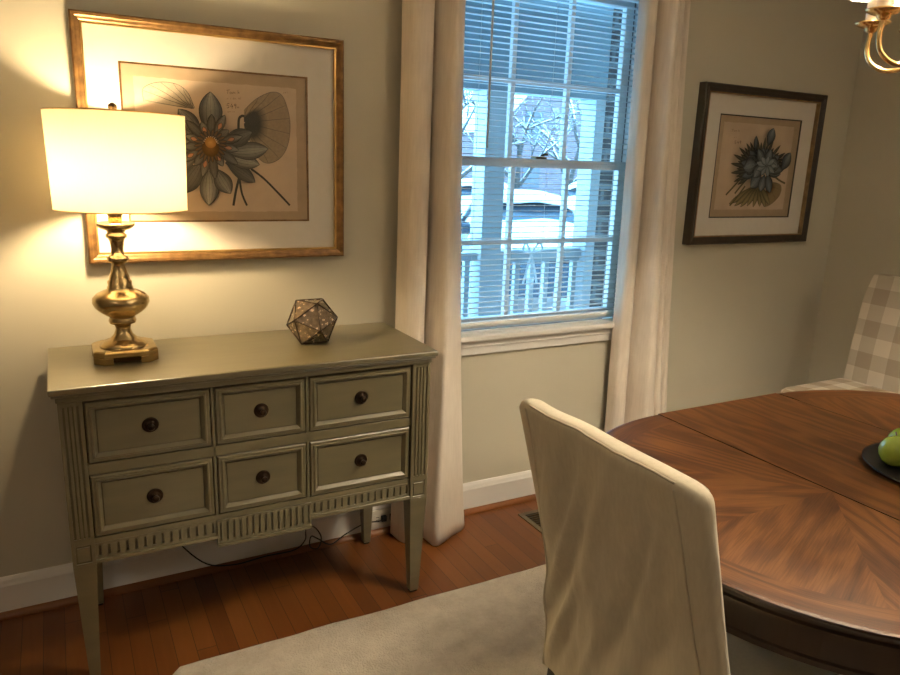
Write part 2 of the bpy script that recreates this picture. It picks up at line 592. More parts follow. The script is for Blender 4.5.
def baseboard(name, x0, x1, side):
    prof = [(0, 0), (.016, 0), (.016, .105), (.013, .112), (.010, .122), (.005, .131), (0, .132)]
    b = MB()
    if side == 'back':
        a = [(x0, -d, z) for d, z in prof]
        c = [(x1, -d, z) for d, z in prof]
    else:
        a = [(XR - d, x0, z) for d, z in prof]
        c = [(XR - d, x1, z) for d, z in prof]
    n = len(prof)
    b.add(a + c, [(i, (i + 1) % n, n + (i + 1) % n, n + i) for i in range(n)])
    struct(b.build(name, M['trim']))


baseboard('baseboard_back', XL, XR, 'back')
baseboard('baseboard_right', YB, -.016, 'right')


def shoe(name, back):
    q = [(0, 0)] + [(.018 * cos(a), .020 * sin(a)) for a in [i * pi / 12 for i in range(7)]]
    b = MB()
    if back:
        a = [(XL, -.016 - d, z) for d, z in q]
        c = [(XR - .016, -.016 - d, z) for d, z in q]
    else:
        a = [(XR - .016 - d, YB, z) for d, z in q]
        c = [(XR - .016 - d, -.034, z) for d, z in q]
    n = len(q)
    b.add(a + c, [(i, (i + 1) % n, n + (i + 1) % n, n + i) for i in range(n)])
    struct(b.build(name, M['shoe']))


shoe('trim_1', True)
shoe('trim_2', False)

# ------------------------------------------------------------------ window
win = thing('window_1', '', '', (1.59, 0.05, WZ0))
for k in ('label', 'category'):
    del win[k]
struct(win)
b = MB()   # jamb lining, casing, stool and apron
b.box(WX0 - .0, WX0 + .008, 0, .12, WZ0, WZ1).box(WX1 - .008, WX1, 0, .12, WZ0, WZ1).box(WX0, WX1, 0, .12, WZ1 - .01, WZ1)
b.build('jamb', M['sash'], win)
b = MB()
b.box(WX1 - .012, WX1 - .008, .078, .092, WZ0 + .03, WZ1 - .02).box(WX1 - .012, WX1 - .008, .04, .046, WZ0 + .03, WZ1 - .02)
b.box(WX0 + .008, WX0 + .012, .078, .092, WZ0 + .03, WZ1 - .02)
b.build('jamb_track', M['track'], win)
b = MB()
for x0, x1 in ((WX0 - .075, WX0), (WX1, WX1 + .075)):
    b.box(x0, x1, -.014, 0, .775, WZ1 + .075)
    b.box(x0 + .012, x1 - .012, -.018, -.014, .775, WZ1 + .075)
b.box(WX0, WX1, -.014, 0, WZ1, WZ1 + .075)
b.build('casing', M['trim'], win, bevel=.003)
b = MB().box(WX0 - .10, WX1 + .10, -.05, .0, .752, .778).box(WX0 + .008, WX1 - .008, 0, .045, .752, .778)
b.build('stool', M['trim'], win, bevel=.008, seg=3)
b = MB().box(WX0 - .075, WX1 + .075, -.016, 0, .690, .752).box(WX0 - .075, WX1 + .075, -.024, -.016, .722, .752)
b.build('apron', M['trim'], win, bevel=.004)


def sash(name, y0, y1, z0, z1, bot, top, mz):
    gx0, gx1 = 1.19, 1.99
    b = MB()
    b.box(WX0 + .009, gx0, y0, y1, z0, z1).box(gx1, WX1 - .009, y0, y1, z0, z1)
    b.box(gx0, gx1, y0, y1, z0, z0 + bot).box(gx0, gx1, y0, y1, z1 - top, z1)
    o = b.build(name, M['sash'], win, bevel=.003)
    w = (gx1 - gx0) / 3
    m = MB()
    for k in (1, 2):
        m.box(gx0 + w * k - .0095, gx0 + w * k + .0095, y0 + .004, y1 - .004, z0 + bot, z1 - top)
    for a, c in ((gx0, gx0 + w - .0095), (gx0 + w + .0095, gx0 + 2 * w - .0095), (gx0 + 2 * w + .0095, gx1)):
        m.box(a, c, y0 + .004, y1 - .004, mz - .0095, mz + .0095)
    mm = m.build('muntin', M['sash'], win)
    p = MB().box(gx0, gx1, (y0 + y1) / 2 - .001, (y0 + y1) / 2 + .001, z0 + bot, z1 - top).build('glass_pane', M['pane'], win)


sash('lower_sash', .046, .076, .778, 1.458, .048, .034, 1.128)
sash('upper_sash', .080, .110, 1.424, 2.125, .034, .055, 1.747)
lk = MB().box(1.56, 1.61, .047, .075, 1.458, 1.466).tube([(1.585, .05, 1.468), (1.60, .046, 1.476), (1.612, .044, 1.476)], .005, 8)
lk.build('sash_lock', M['brass_dark'], win)

bl = thing('window_blind', 'white horizontal slatted blind let down inside the window frame, slats open', 'blind', (1.59, .022, 2.1))
MB().box(1.152, 2.026, .008, .040, 2.085, 2.118).build('headrail', M['slat'], bl, bevel=.003)
b = MB()
z = .830
while z < 2.08:
    rows = []
    for i in range(5):
        t = i / 4
        y = .0115 + .024 * t
        rows.append([(1.156, y, z + .0016 * sin(pi * t)), (2.022, y, z + .0016 * sin(pi * t))])
    b.grid(rows)
    z += .0212
b.build('slats', M['slat'], bl, solid=.001)
b = MB()
b.box(1.156, 2.022, .012, .036, .800, .816)
b.build('bottom_rail', M['slat'], bl, bevel=.003)
for x in (1.26, 1.59, 1.93):
    MB().tube([(x, .0095, .815), (x, .0095, 2.09)], .0008, 5).build('ladder_cord', M['slat'], bl)
MB().tube([(1.295, .002, 2.08), (1.297, -.004, 2.0), (1.297, -.006, 1.49)], .0045, 8).build('tilt_wand', M['plastic_white'], bl)

# ------------------------------------------------------------------ curtains
def curtain(top, bot, label, zt=2.2):
    xs = [p[0] for p in bot]
    t = thing('curtain', label, 'curtain', ((min(xs) + max(xs)) / 2, -.1, 0), 'curtain panels beside the window')
    T = catmull([(x, -.09 + (y + .09) * 1.5, 0) for x, y in top], 9)
    B = catmull([(x, -.10 + (y + .10) * 1.15, 0) for x, y in bot], 9)
    n = 40

    def row_at(z, off=0):
        f = z / zt
        g = f ** 0.8
        row = []
        for i, (p0, c) in enumerate(zip(T, B)):
            p = c.lerp(p0, g)
            w = noise.noise(V((i * .09, z * 1.6, 3.1))) * .007 * (1 - .4 * f)
            row.append((p.x + w, p.y + w * .8 - off, z))
        return row
    MB().grid([row_at(.004 + (zt - .004) * k / n) for k in range(n + 1)]).build('curtain_cloth', M['curtain'], t, solid=.003)
    return t


curtain([(.925, -.06), (.94, -.105), (.985, -.115), (1.02, -.09), (1.03, -.055), (1.04, -.095), (1.07, -.13), (1.10, -.125), (1.133, -.09), (1.14, -.06), (1.125, -.045)],
        [(.912, -.05), (.920, -.11), (.960, -.145), (.998, -.105), (1.003, -.055), (1.018, -.15), (1.032, -.19), (1.065, -.182), (1.12, -.155), (1.185, -.13), (1.222, -.085), (1.21, -.05)],
        'cream linen curtain panel hanging left of the window, beside the sage chest')
curtain([(1.945, -.055), (1.952, -.085), (1.975, -.095), (1.998, -.085), (2.010, -.055), (2.020, -.10), (2.045, -.125), (2.078, -.105), (2.09, -.07), (2.108, -.095), (2.13, -.09), (2.142, -.06), (2.157, -.085), (2.175, -.08), (2.185, -.05)],
        [(1.968, -.05), (1.978, -.085), (2.01, -.105), (2.045, -.085), (2.060, -.045), (2.068, -.11), (2.085, -.165), (2.125, -.178), (2.18, -.15), (2.205, -.075), (2.222, -.12), (2.255, -.122), (2.275, -.06), (2.29, -.10), (2.325, -.095), (2.335, -.05)],
        'cream linen curtain panel hanging between the window and the dark-framed picture')
rod = thing('curtain_rod', 'dark metal curtain rod on the wall above the window', 'curtain rod', (1.6, -.09, 2.215))
MB().tube([(.82, -.09, 2.225), (2.32, -.09, 2.225)], .011, 12).build('pole', M['knob'], rod)
for x in (.80, 2.34):
    MB().lathe([(-.025, .004), (-.018, .018), (0, .024), (.018, .018), (.025, .004)], (x, -.09, 2.225), 16).build('finial', M['knob'], rod)
for x in (.88, 2.26):
    MB().tube([(x, 0, 2.225), (x, -.09, 2.225)], .008, 8).build('bracket', M['knob'], rod)

# ------------------------------------------------------------------ chest
ch = thing('chest_of_drawers', 'sage green painted six-drawer chest on tapered legs under the gilt-framed print', 'chest', (.3365, -.246, 0))
SG = [M['sage'], M['sage_dark'], M['black_gap']]
FY = -.445
b = MB()   # top with stepped edge
b.box(-.202, .875, -.472, -.028, .842, .859)
b.box(-.197, .870, -.467, -.028, .834, .842)
b.box(-.188, .861, -.458, -.030, .818, .834)
b.build('top', SG, ch, bevel=.0035, seg=2)
gr = MB()
gr.box(-.194, .867, -.4645, -.4635, .8588, .8593, 1)
gr.build('top_groove', SG, ch)
# body carcass behind the fronts
b = MB()
b.box(-.128, .797, FY + .019, -.04, .415, .818)
b.box(-.180, -.170, -.40, -.08, .36, .818).box(.845, .855, -.40, -.08, .36, .818)
b.build('carcass', SG, ch)
b = MB()   # face frame: rails and stiles
f0, f1 = FY + .0012, FY + .017
b.box(-.128, .797, f0, f1, .8125, .818)
b.box(-.128, .797, f0, f1, .610, .640).box(-.128, .797, f0, f1, .414, .430)
for x in (.190, .459):
    b.box(x - .004, x + .004, f0, f1, .43, .8125)
b.build('face_frame', SG, ch, bevel=.001)
MB().box(-.1278, .7968, FY + .0174, FY + .0178, .428, .816, 2).build('shadow_gap', SG, ch)  # dark sheet behind the drawers, paints shade into their gaps


def drawer(x0, x1, z0, z1):
    g = .003
    x0 += g
    x1 -= g
    z0 += g
    z1 -= g
    b = MB()

    def ring(i0, y0, i1, y1, mi=0):
        a = [(x0 + i0, y0, z0 + i0), (x1 - i0, y0, z0 + i0), (x1 - i0, y0, z1 - i0), (x0 + i0, y0, z1 - i0)]
        c = [(x0 + i1, y1, z0 + i1), (x1 - i1, y1, z0 + i1), (x1 - i1, y1, z1 - i1), (x0 + i1, y1, z1 - i1)]
        b.add(a + c, [(k, (k + 1) % 4, 4 + (k + 1) % 4, 4 + k) for k in range(4)], mi)
    ring(0, FY + .017, 0, FY + .003)
    ring(0, FY + .003, .003, FY)
    ring(.003, FY, .010, FY)
    ring(.010, FY, .0115, FY - .003)
    ring(.0115, FY - .003, .0155, FY - .003)
    ring(.0155, FY - .003, .0235, FY + .007)
    ring(.0235, FY + .007, .0248, FY + .009, 1)
    ring(.0248, FY + .009, .0262, FY + .007, 1)
    a = .0262
    b.add([(x0 + a, FY + .007, z0 + a), (x1 - a, FY + .007, z0 + a), (x1 - a, FY + .007, z1 - a), (x0 + a, FY + .007, z1 - a)], [(0, 1, 2, 3)])
    o = b.build('drawer', SG, ch, recalc=True)
    cx, cz = (x0 + x1) / 2, (z0 + z1) / 2
    k = MB()
    prof = [(0, .019), (.002, .019), (.004, .0175), (.004, .0145), (.003, .013), (.006, .011), (.006, .0085), (.010, .005), (.018, .005), (.021, .008), (.024, .0082), (.027, .006), (.028, .002)]
    vs, fs, n = [], [], 24
    for d, r in prof:
        r *= 1.12
        for i in range(n):
            t = 2 * pi * i / n
            vs.append((cx + r * cos(t), FY + .007 - d, cz + r * sin(t)))
    for q in range(len(prof) - 1):
        for i in range(n):
            fs.append((q * n + i, q * n + (i + 1) % n, (q + 1) * n + (i + 1) % n, (q + 1) * n + i))
    fs.append(tuple(range((len(prof) - 1) * n, len(prof) * n)))
    k.add(vs, fs, 0, True)
    kk = k.build('knob', M['knob'])
    kk.parent = o
    return o


for z0, z1 in ((.640, .8125), (.430, .610)):
    for x0, x1 in ((-.128, .186), (.194, .455), (.463, .797)):
        drawer(x0, x1, z0, z1)


def fluted(x0, x1, z0, z1, y, pitch, name):
    """fluted band: slots between small uprights"""
    b = MB()
    b.box(x0, x1, y + .006, y + .02, z0, z1, 0)
    b.box(x0 + .002, x1 - .002, y + .0055, y + .006, z0 + .012, z1 - .008, 1)
    b.box(x0, x1, y, y + .006, z1 - .007, z1).box(x0, x1, y, y + .006, z0 + .004, z0 + .012)
    b.box(x0, x1, y - .005, y + .012, z0 - .006, z0 + .004)
    n = int((x1 - x0) / pitch)
    p = (x1 - x0) / n
    for i in range(n + 1):
        c = x0 + i * p
        w = p * .35
        b.box(max(x0, c - w), min(x1, c + w), y, y + .006, z0 + .012, z1 - .007)
    return b.build(name, SG, ch, bevel=.0008, seg=1)


fluted(-.128, .187, .364, .414, FY, .0215, 'apron_band')
fluted(.465, .797, .364, .414, FY, .0215, 'apron_band')
fluted(.187, .465, .338, .414, FY - .006, .0185, 'apron_panel')
b = MB().box(-.128, -.11, -.40, -.06, .36, .43).box(.779, .797, -.40, -.06, .36, .43).box(-.128, .797, -.06, -.04, .36, .43)
b.build('apron_rail', SG, ch)


def leg(x0, x1, front):
    y0, y1 = (FY - .008, FY + .048) if front else (-.092, -.036)
    b = MB()
    z0 = .36
    if front:
        b.box(x0, x1, y0 + .005, y1, z0, .818)
        # fluting on the pilaster
        b.box(x0 + .008, x1 - .008, y0 + .0044, y0 + .005, .437, .806, 1)
        w = (x1 - x0 - .016) / 4
        b.box(x0, x0 + .009, y0, y0 + .005, .36, .818).box(x1 - .009, x1, y0, y0 + .005, .36, .818)
        for i in range(1, 4):
            c = x0 + .008 + w * i
            b.box(c - w * .33, c + w * .33, y0, y0 + .005, .434, .809)
        b.box(x0 + .009, x1 - .009, y0, y0 + .005, .806, .818).box(x0 + .009, x1 - .009, y0, y0 + .005, .420, .438)
        # block with sunken panel
        b.box(x0 + .009, x1 - .009, y0 + .0042, y0 + .005, .366, .416, 1)
        b.box(x0 + .013, x1 - .013, y0 + .001, y0 + .005, .372, .412)
        b.box(x0 + .009, x1 - .009, y0, y0 + .005, .36, .366)
    else:
        b.box(x0, x1, y0, y1, z0, .818)
    t = .0145
    b.hexa([(x0 + t, y0 + t, 0.008), (x1 - t, y0 + t, 0.008), (x1 - t, y1 - t, 0.008), (x0 + t, y1 - t, 0.008)],
           [(x0, y0, z0), (x1, y0, z0), (x1, y1, z0), (x0, y1, z0)])
    b.box(x0 + t + .003, x1 - t - .003, y0 + t + .003, y1 - t - .003, 0, .008, 2)
    b.build('leg', SG, ch, bevel=.0012, seg=1)


for fr in (True, False):
    leg(*((-.184, -.128) if fr else (-.155, -.099)), fr)
    leg(*((.797, .857) if fr else (.772, .828)), fr)

# ------------------------------------------------------------------ table lamp
LX, LY, LZ = -.005, -.212, .8593
lp = thing('table_lamp', 'lit brass baluster table lamp with white drum shade on the sage chest', 'lamp', (LX, LY, LZ))
b = MB()
h, cxx = .083, .026


def octo(h, c):
    return [(h - c, -h), (h, -h + c), (h, h - c), (h - c, h), (-h + c, h), (-h, h - c), (-h, -h + c), (-h + c, -h)]


def octo_slab(b, h, c, z0, z1, h2=None, c2=None):
    a = [(LX + x, LY + y, z0) for x, y in octo(h, c)]
    d = [(LX + x, LY + y, z1) for x, y in octo(h2 or h, c2 or c)]
    b.add(a + d, [(i, (i + 1) % 8, 8 + (i + 1) % 8, 8 + i) for i in range(8)] + [tuple(range(7, -1, -1)), tuple(range(8, 16))])


octo_slab(b, h, cxx, LZ + .020, LZ + .032)
octo_slab(b, h, cxx, LZ + .032, LZ + .037, h - .006, cxx - .002)
for sx in (-1, 1):
    for sy in (-1, 1):   # bracket feet with scroll
        pts = [(h, h - cxx), (h - cxx, h), (h - .048, h), (h - .048, h - .012), (h - .03, h - .03), (h - .012, h - .048), (h, h - .048)]
        a = [(LX + sx * x, LY + sy * y, LZ) for x, y in pts]
        d = [(LX + sx * x, LY + sy * y, LZ + .0205) for x, y in pts]
        n = len(pts)
        b.add(a + d, [(i, (i + 1) % n, n + (i + 1) % n, n + i) for i in range(n)] + [tuple(range(n))[::-1], tuple(range(n, 2 * n))])
b.build('base', M['brass'], lp, bevel=.0015)
MB().box(LX - .068, LX + .068, LY - .068, LY + .068, LZ + .004, LZ + .021).build('base_core', M['brass_dark'], lp)
prof = [(.894, .064), (.899, .064), (.903, .057), (.910, .052), (.914, .036), (.920, .033), (.928, .025), (.944, .0195), (.956, .022), (.961, .034), (.968, .0365), (.975, .034), (.979, .033), (.983, .040), (.994, .056), (1.006, .068), (1.020, .0745), (1.033, .0735), (1.045, .063), (1.053, .047), (1.058, .034), (1.064, .034), (1.068, .031), (1.080, .032), (1.084, .027), (1.092, .0265), (1.104, .021), (1.120, .017), (1.130, .017), (1.135, .026), (1.142, .0295), (1.149, .027), (1.153, .018), (1.170, .0155), (1.190, .0185), (1.199, .022), (1.202, .0275), (1.210, .0275), (1.214, .022), (1.221, .025), (1.226, .040), (1.234, .0495), (1.241, .0485), (1.244, .044), (1.240, .030), (1.241, .012)]
MB().lathe(prof, (LX, LY, 0), 48).build('column', M['brass'], lp)
b = MB().lathe([(1.240, .016), (1.262, .019), (1.275, .019), (1.285, .016), (1.33, .014)], (LX, LY, 0), 24)
b.build('socket', M['gold'], lp)
bulb_prof = [(1.33, .013), (1.345, .016), (1.365, .026), (1.385, .031), (1.405, .028), (1.42, .016), (1.425, .003)]
MB().lathe(bulb_prof, (LX, LY, 0), 12).build('bulb', M['bulb'], lp)
b = MB()
for s in (-1, 1):
    b.tube(catmull([(LX + s * .018, LY, 1.285), (LX + s * .055, LY, 1.33), (LX + s * .058, LY, 1.42), (LX + .01 + s * .03, LY, 1.50), (LX + .014, LY, 1.522)], 5), .0018, 6)
b.build('harp', M['brass'], lp)
MB().lathe([(1.522, .004), (1.528, .006), (1.535, .005), (1.543, .011), (1.552, .011), (1.558, .004)], (LX + .014, LY, 0), 16).build('finial', M['brass_dark'], lp)
SX = LX + .020
rows = []
for k in range(7):
    f = k / 6
    r = .1685 + .0055 * f
    rows.append([(SX + r * cos(2 * pi * i / 64), LY + r * sin(2 * pi * i / 64), 1.279 + .252 * f) for i in range(64)])
MB().grid(rows, close=True).build('lamp_shade', M['shade'], lp)
for z, r in ((1.279, .1685), (1.531, .174)):
    b = MB().tube([(SX + r * cos(2 * pi * i / 64), LY + r * sin(2 * pi * i / 64), z) for i in range(65)], .0016, 6)
    b.build('shade_trim', M['gold_lip'], lp)
b = MB()
for k in range(3):
    a = 2 * pi * k / 3 + .4
    b.tube([(LX + .014, LY, 1.524), (SX + .173 * cos(a), LY + .173 * sin(a), 1.528)], .0015, 6)
b.build('shade_spider', M['brass'], lp)
cord_path = catmull([(LX, LY + .06, LZ + .006), (.02, -.10, LZ + .0035), (.05, -.045, LZ + .0035), (.06, -.024, LZ + .0035), (.062, -.0115, LZ - .02), (.062, -.010, .6), (.07, -.0125, .36), (.10, -.030, .20),
                     (.20, -.045, .06), (.30, -.055, .028), (.42, -.05, .03), (.52, -.06, .035), (.565, -.05, .06), (.57, -.045, .10), (.60, -.05, .105), (.625, -.055, .06), (.61, -.06, .02), (.58, -.06, .035), (.585, -.06, .075), (.61, -.06, .06),
                     (.66, -.06, .025), (.72, -.055, .05), (.80, -.05, .075), (.86, -.045, .068), (.885, -.034, .066)], 6)
cd = MB().tube(cord_path, .0025, 7).build('power_cord', M['black'], lp)
pl = MB().box(.878, .900, -.036, -.0215, .054, .078).build('plug', M['black'], None, bevel=.003)
pl.parent = cd

# outlet on the baseboard
ol = thing('wall_outlet', 'ivory electrical outlet on the baseboard behind the sage chest', 'outlet', (.90, -.0165, .065))
MB().box(.842, .952, -.0215, -.0162, .030, .102).build('cover_plate', M['plastic_white'], ol, bevel=.002)
for x in (.865, .926):
    b = MB().box(x - .014, x + .014, -.0225, -.0214, .050, .083)
    for d in (-.006, .006):
        b.box(x - .007, x + .007, -.0227, -.0224, .0655 + d, .0675 + d, 1)
    b.build('socket', [M['plastic_white'], M['black']], ol)
pk = thing('power_plug', 'small black plug in the right socket of the baseboard outlet', 'plug', (.926, -.03, .066))
MB().box(.914, .938, -.045, -.0229, .052, .080).build('plug_body', M['black'], pk, bevel=.004)

# ------------------------------------------------------------------ faceted ornament
t_ = (1 + 5 ** .5) / 2
raw = [(-1, t_, 0), (1, t_, 0), (-1, -t_, 0), (1, -t_, 0), (0, -1, t_), (0, 1, t_), (0, -1, -t_), (0, 1, -t_), (t_, 0, -1), (t_, 0, 1), (-t_, 0, -1), (-t_, 0, 1)]
fc = [(0, 11, 5), (0, 5, 1), (0, 1, 7), (0, 7, 10), (0, 10, 11), (1, 5, 9), (5, 11, 4), (11, 10, 2), (10, 7, 6), (7, 1, 8), (3, 9, 4), (3, 4, 2), (3, 2, 6), (3, 6, 8), (3, 8, 9), (4, 9, 5), (2, 4, 11), (6, 2, 10), (8, 6, 7), (9, 8, 1)]
R_ = .083
pts = [V(p).normalized() * R_ for p in raw]
nrm = ((pts[3] + pts[6] + pts[8]) / 3).normalized()
q = nrm.rotation_difference(V((0, 0, -1)))
pts = [Matrix.Rotation(rad(38), 3, 'Z') @ (q @ p) for p in pts]
zmin = min(p.z for p in pts)
OC = V((.545, -.225, .8595 - zmin + .0015))
orn = thing('faceted_ornament', 'bronze mercury-glass faceted ball ornament on the right of the chest top', 'ornament', (OC.x, OC.y, .8595))
MB().add([OC + p * .985 for p in pts], fc).build('facets', M['mercury'], orn)
b = MB()
done = set()
for f in fc:
    for i in range(3):
        e = tuple(sorted((f[i], f[(i + 1) % 3])))
        if e not in done:
            done.add(e)
            b.tube([OC + pts[e[0]], OC + pts[e[1]]], .0016, 6)
b.build('edge_leading', M['knob'], orn)

# ------------------------------------------------------------------ artwork
class Art:
    """flat printed drawing: layered coloured polygons, one mesh"""

    def __init__(s, y0):
        s.v, s.f, s.c, s.y = [], [], [], y0

    def layer(s):
        s.y -= .00008

    def poly(s, pts, cols):
        o = len(s.v)
        for (x, z), c in zip(pts, cols):
            s.v.append((x, s.y, z))
            s.c.append(c)
        s.f.append(list(range(o, o + len(pts))))

    def quadstrip(s, rows, cols):
        for a, b, ca, cb in zip(rows[:-1], rows[1:], cols[:-1], cols[1:]):
            for k in range(len(a) - 1):
                s.poly([a[k], a[k + 1], b[k + 1], b[k]], [ca[k], ca[k + 1], cb[k + 1], cb[k]])

    def line(s, pts, w, c, w2=None):
        s.layer()
        P = [V((x, z)) for x, z in pts]
        rows, cols = [], []
        for k, p in enumerate(P):
            t = (P[min(k + 1, len(P) - 1)] - P[max(k - 1, 0)])
            t = t.normalized() if t.length else V((1, 0))
            n = V((-t.y, t.x))
            ww = w + ((w2 if w2 is not None else w) - w) * k / max(1, len(P) - 1)
            rows.append([p - n * ww / 2, p + n * ww / 2])
            cols.append([c, c])
        s.quadstrip(rows, cols)

    def curve(s, pts, w, c, w2=None):
        s.line([(p.x, p.y) for p in catmull([(x, z, 0) for x, z in pts], 6)], w, c, w2)

    def petal(s, b, t, w, cb, ct, ce, veins=4, bend=0.0, peak=.55, line=(.03, .03, .03)):
        s.layer()
        b, t = V(b), V(t)
        d = t - b
        n = V((-d.y, d.x)).normalized()
        N = 12
        rows, cols = [], []

        def at(f, k):
            sh = (sin(pi * min(1, f ** (math.log(.5) / math.log(peak)))) ** .8) if 0 < f < 1 else 0
            sh = max(sh, .16 * (1 - f))
            return b + d * f + n * (k * w / 2 * sh + bend * sin(pi * f) * w)
        for i in range(N + 1):
            f = i / N
            m = [a + (c - a) * f for a, c in zip(cb, ct)]
            e = [x * .5 + y * .5 for x, y in zip(m, ce)]
            rows.append([at(f, k) for k in (-1, -.55, 0, .55, 1)])
            cols.append([ce, e, m, e, ce])
        s.quadstrip(rows, cols)
        for k in range(veins):
            kk = -.75 + 1.5 * k / max(1, veins - 1)
            s.line([at(.06 + .86 * i / 8, kk) for i in range(9)], .0011, dim(ce, .6), .0005)
        for k in (-1, 1):
            s.line([at(i / 12, k) for i in range(13)], .0013, line)

    def build(s, name, parent):
        me = bpy.data.meshes.new(name)
        me.from_pydata(s.v, [], s.f)
        at = me.color_attributes.new('ink', 'FLOAT_COLOR', 'POINT')
        for i, c in enumerate(s.c):
            at.data[i].color = (*c, 1)
        me.materials.append(M['ink'])
        o = bpy.data.objects.new(name, me)
        COL.objects.link(o)
        o.parent = parent
        o.matrix_parent_inverse = Matrix.Translation(-parent.location)
        return o


def frame(x0, x1, z0, z1, w, depth, mats, root, lipw=.005):
    b = MB()
    prof = [(0, 0), (0, -depth + .004), (.004, -depth), (w * .45, -depth + .001), (w * .6, -depth + .004), (w - .004, -depth + .006), (w, -depth + .009), (w, -.004)]
    corners = [(x0, z0, 1, 1), (x1, z0, -1, 1), (x1, z1, -1, -1), (x0, z1, 1, -1)]
    vs = []
    for cx, cz, sx, sz in corners:
        vs += [(cx + sx * i, y, cz + sz * i) for i, y in prof]
    n = len(prof)
    fs = []
    for c in range(4):
        d = (c + 1) % 4
        for k in range(n - 1):
            fs.append((c * n + k, d * n + k, d * n + k + 1, c * n + k + 1))
    b.add(vs, fs)
    b.build('frame_moulding', mats[0], root)
    l = MB()
    a, c = w, w + lipw
    for (p, q_, r, s_) in ((x0 + a, x1 - a, z0 + a, z0 + c), (x0 + a, x1 - a, z1 - c, z1 - a), (x0 + a, x0 + c, z0 + c, z1 - c), (x1 - c, x1 - a, z0 + c, z1 - c)):
        l.box(p, q_, -depth + .009, -.006, r, s_)
    l.build('inner_lip', mats[1], root)


def picture(x0, x1, z0, z1, fw, depth, fmats, fillet, label, tint_op, op, paper, ):
    cx, cz = (x0 + x1) / 2, (z0 + z1) / 2
    root = thing('framed_picture', label, 'picture', (cx, -.015, z0), 'framed botanical prints')
    frame(x0, x1, z0, z1, fw, depth, fmats, root)
    MB().box(x0 + fw - .004, x1 - fw + .004, -.006, -.003, z0 + fw - .004, z1 - fw + .004).build('backing', M['black_gap'], root)
    ox0, ox1, oz0, oz1 = op
    b = MB()
    i = fw - .002
    for (p, q_, r, s_) in ((x0 + i, x1 - i, z0 + i, oz0), (x0 + i, x1 - i, oz1, z1 - i), (x0 + i, ox0, oz0, oz1), (ox1, x1 - i, oz0, oz1)):
        b.box(p, q_, -.0125, -.0095, r, s_)
    b.build('outer_mat', M['mat_board'], root)
    b = MB()
    t = .0055
    for (p, q_, r, s_) in ((ox0, ox1, oz0, oz0 + t), (ox0, ox1, oz1 - t, oz1), (ox0, ox0 + t, oz0 + t, oz1 - t), (ox1 - t, ox1, oz0 + t, oz1 - t)):
        b.box(p, q_, -.0125, -.0085, r, s_)
    b.build('fillet', fillet, root)
    MB().box(ox0 + t, ox1 - t, -.0085, -.0062, oz0 + t, oz1 - t).build('inner_mat', M['tan_board'], root)
    px0, px1, pz0, pz1 = paper
    rows = []
    n = 40
    edge = []
    random.seed(int(x0 * 100) + 3)
    for k in range(n):
        edge.append((px0 + (px1 - px0) * k / n, pz0 + random.uniform(-.0012, .0012)))
    for k in range(n):
        edge.append((px1 + random.uniform(-.0012, .0012), pz0 + (pz1 - pz0) * k / n))
    for k in range(n):
        edge.append((px1 - (px1 - px0) * k / n, pz1 + random.uniform(-.0012, .0012)))
    for k in range(n):
        edge.append((px0 + random.uniform(-.0012, .0012), pz1 - (pz1 - pz0) * k / n))
    m = len(edge)
    b = MB()
    b.add([(x, -.0086, z) for x, z in edge] + [(x, -.0092, z) for x, z in edge], [tuple(range(m, 2 * m))] + [(k, (k + 1) % m, m + (k + 1) % m, m + k) for k in range(m)])
    b.build('paper', M['paper'], root)
    g = MB()
    g.add([(x0 + fw, -depth + .0115, z0 + fw), (x1 - fw, -depth + .0115, z0 + fw), (x1 - fw, -depth + .0115, z1 - fw), (x0 + fw, -depth + .0115, z1 - fw)], [(0, 1, 2, 3)])
    g.build('glazing', M['art_glass'], root)
    return root


DK = (.06, .056, .05)
GR = (.19, .185, .16)
PG = (.37, .355, .30)
PL = (.52, .50, .42)
BRN = (.16, .085, .03)
OCH = (.42, .25, .09)
RED = (.40, .19, .11)


def P1(px, py):   # crop pixels of the left print
    p = on_y(120 + px / 3.97, 60 + py / 3.97, -.0105)
    return (p.x, p.z)


p1 = picture(-.0715, .7235, 1.105, 1.8065, .0255, .034, [M['gold_frame'], M['gold_lip']], M['gold_frame'],
             'large gilt-framed lotus flower print on the wall above the sage chest', None,
             (.046, .606, 1.224, 1.685), (.084, .568, 1.256, 1.647))
a = Art(-.0093)
MPX = .00064      # metres per crop pixel, for line widths
# upper-left pale leaf, right leaf
def fan(a, base, rim, c0, c1, veins=9, split=.5, cmid=None):
    a.layer()
    R = catmull([(x, z, 0) for x, z in rim], 6)
    B = V((base[0], base[1], 0))
    cmid = cmid or c0
    rows = [[(B.lerp(p, f).x, B.lerp(p, f).y) for p in R] for f in (.02, split * .8, split * 1.25, 1)]
    cols = [[c] * len(R) for c in (c0, cmid, c1, c1)]
    a.quadstrip(rows, cols)
    n = len(R)
    for k in range(veins):
        p = R[int((k + .5) * n / veins)]
        a.line([(B.lerp(p, .15 + .83 * j / 5).x + .002 * sin(j * 1.7 + k), B.lerp(p, .15 + .83 * j / 5).y) for j in range(6)], .0016, DK, .0008)
    a.line([(p.x, p.y) for p in R], .0014, dim(DK, 1.6))


fan(a, P1(292, 195), [P1(95, 165), P1(92, 112), P1(150, 88), P1(222, 95), P1(268, 128), P1(296, 190)], (.10, .09, .07), (.50, .42, .31), 8, .3, (.30, .25, .18))
fan(a, P1(492, 248), [P1(492, 200), P1(540, 155), P1(598, 128), P1(640, 138), P1(664, 190), P1(675, 255), P1(668, 330), P1(640, 385), P1(592, 410), P1(552, 392), P1(520, 330), P1(494, 285)], DK, (.33, .25, .16), 13, .42, (.06, .055, .045))
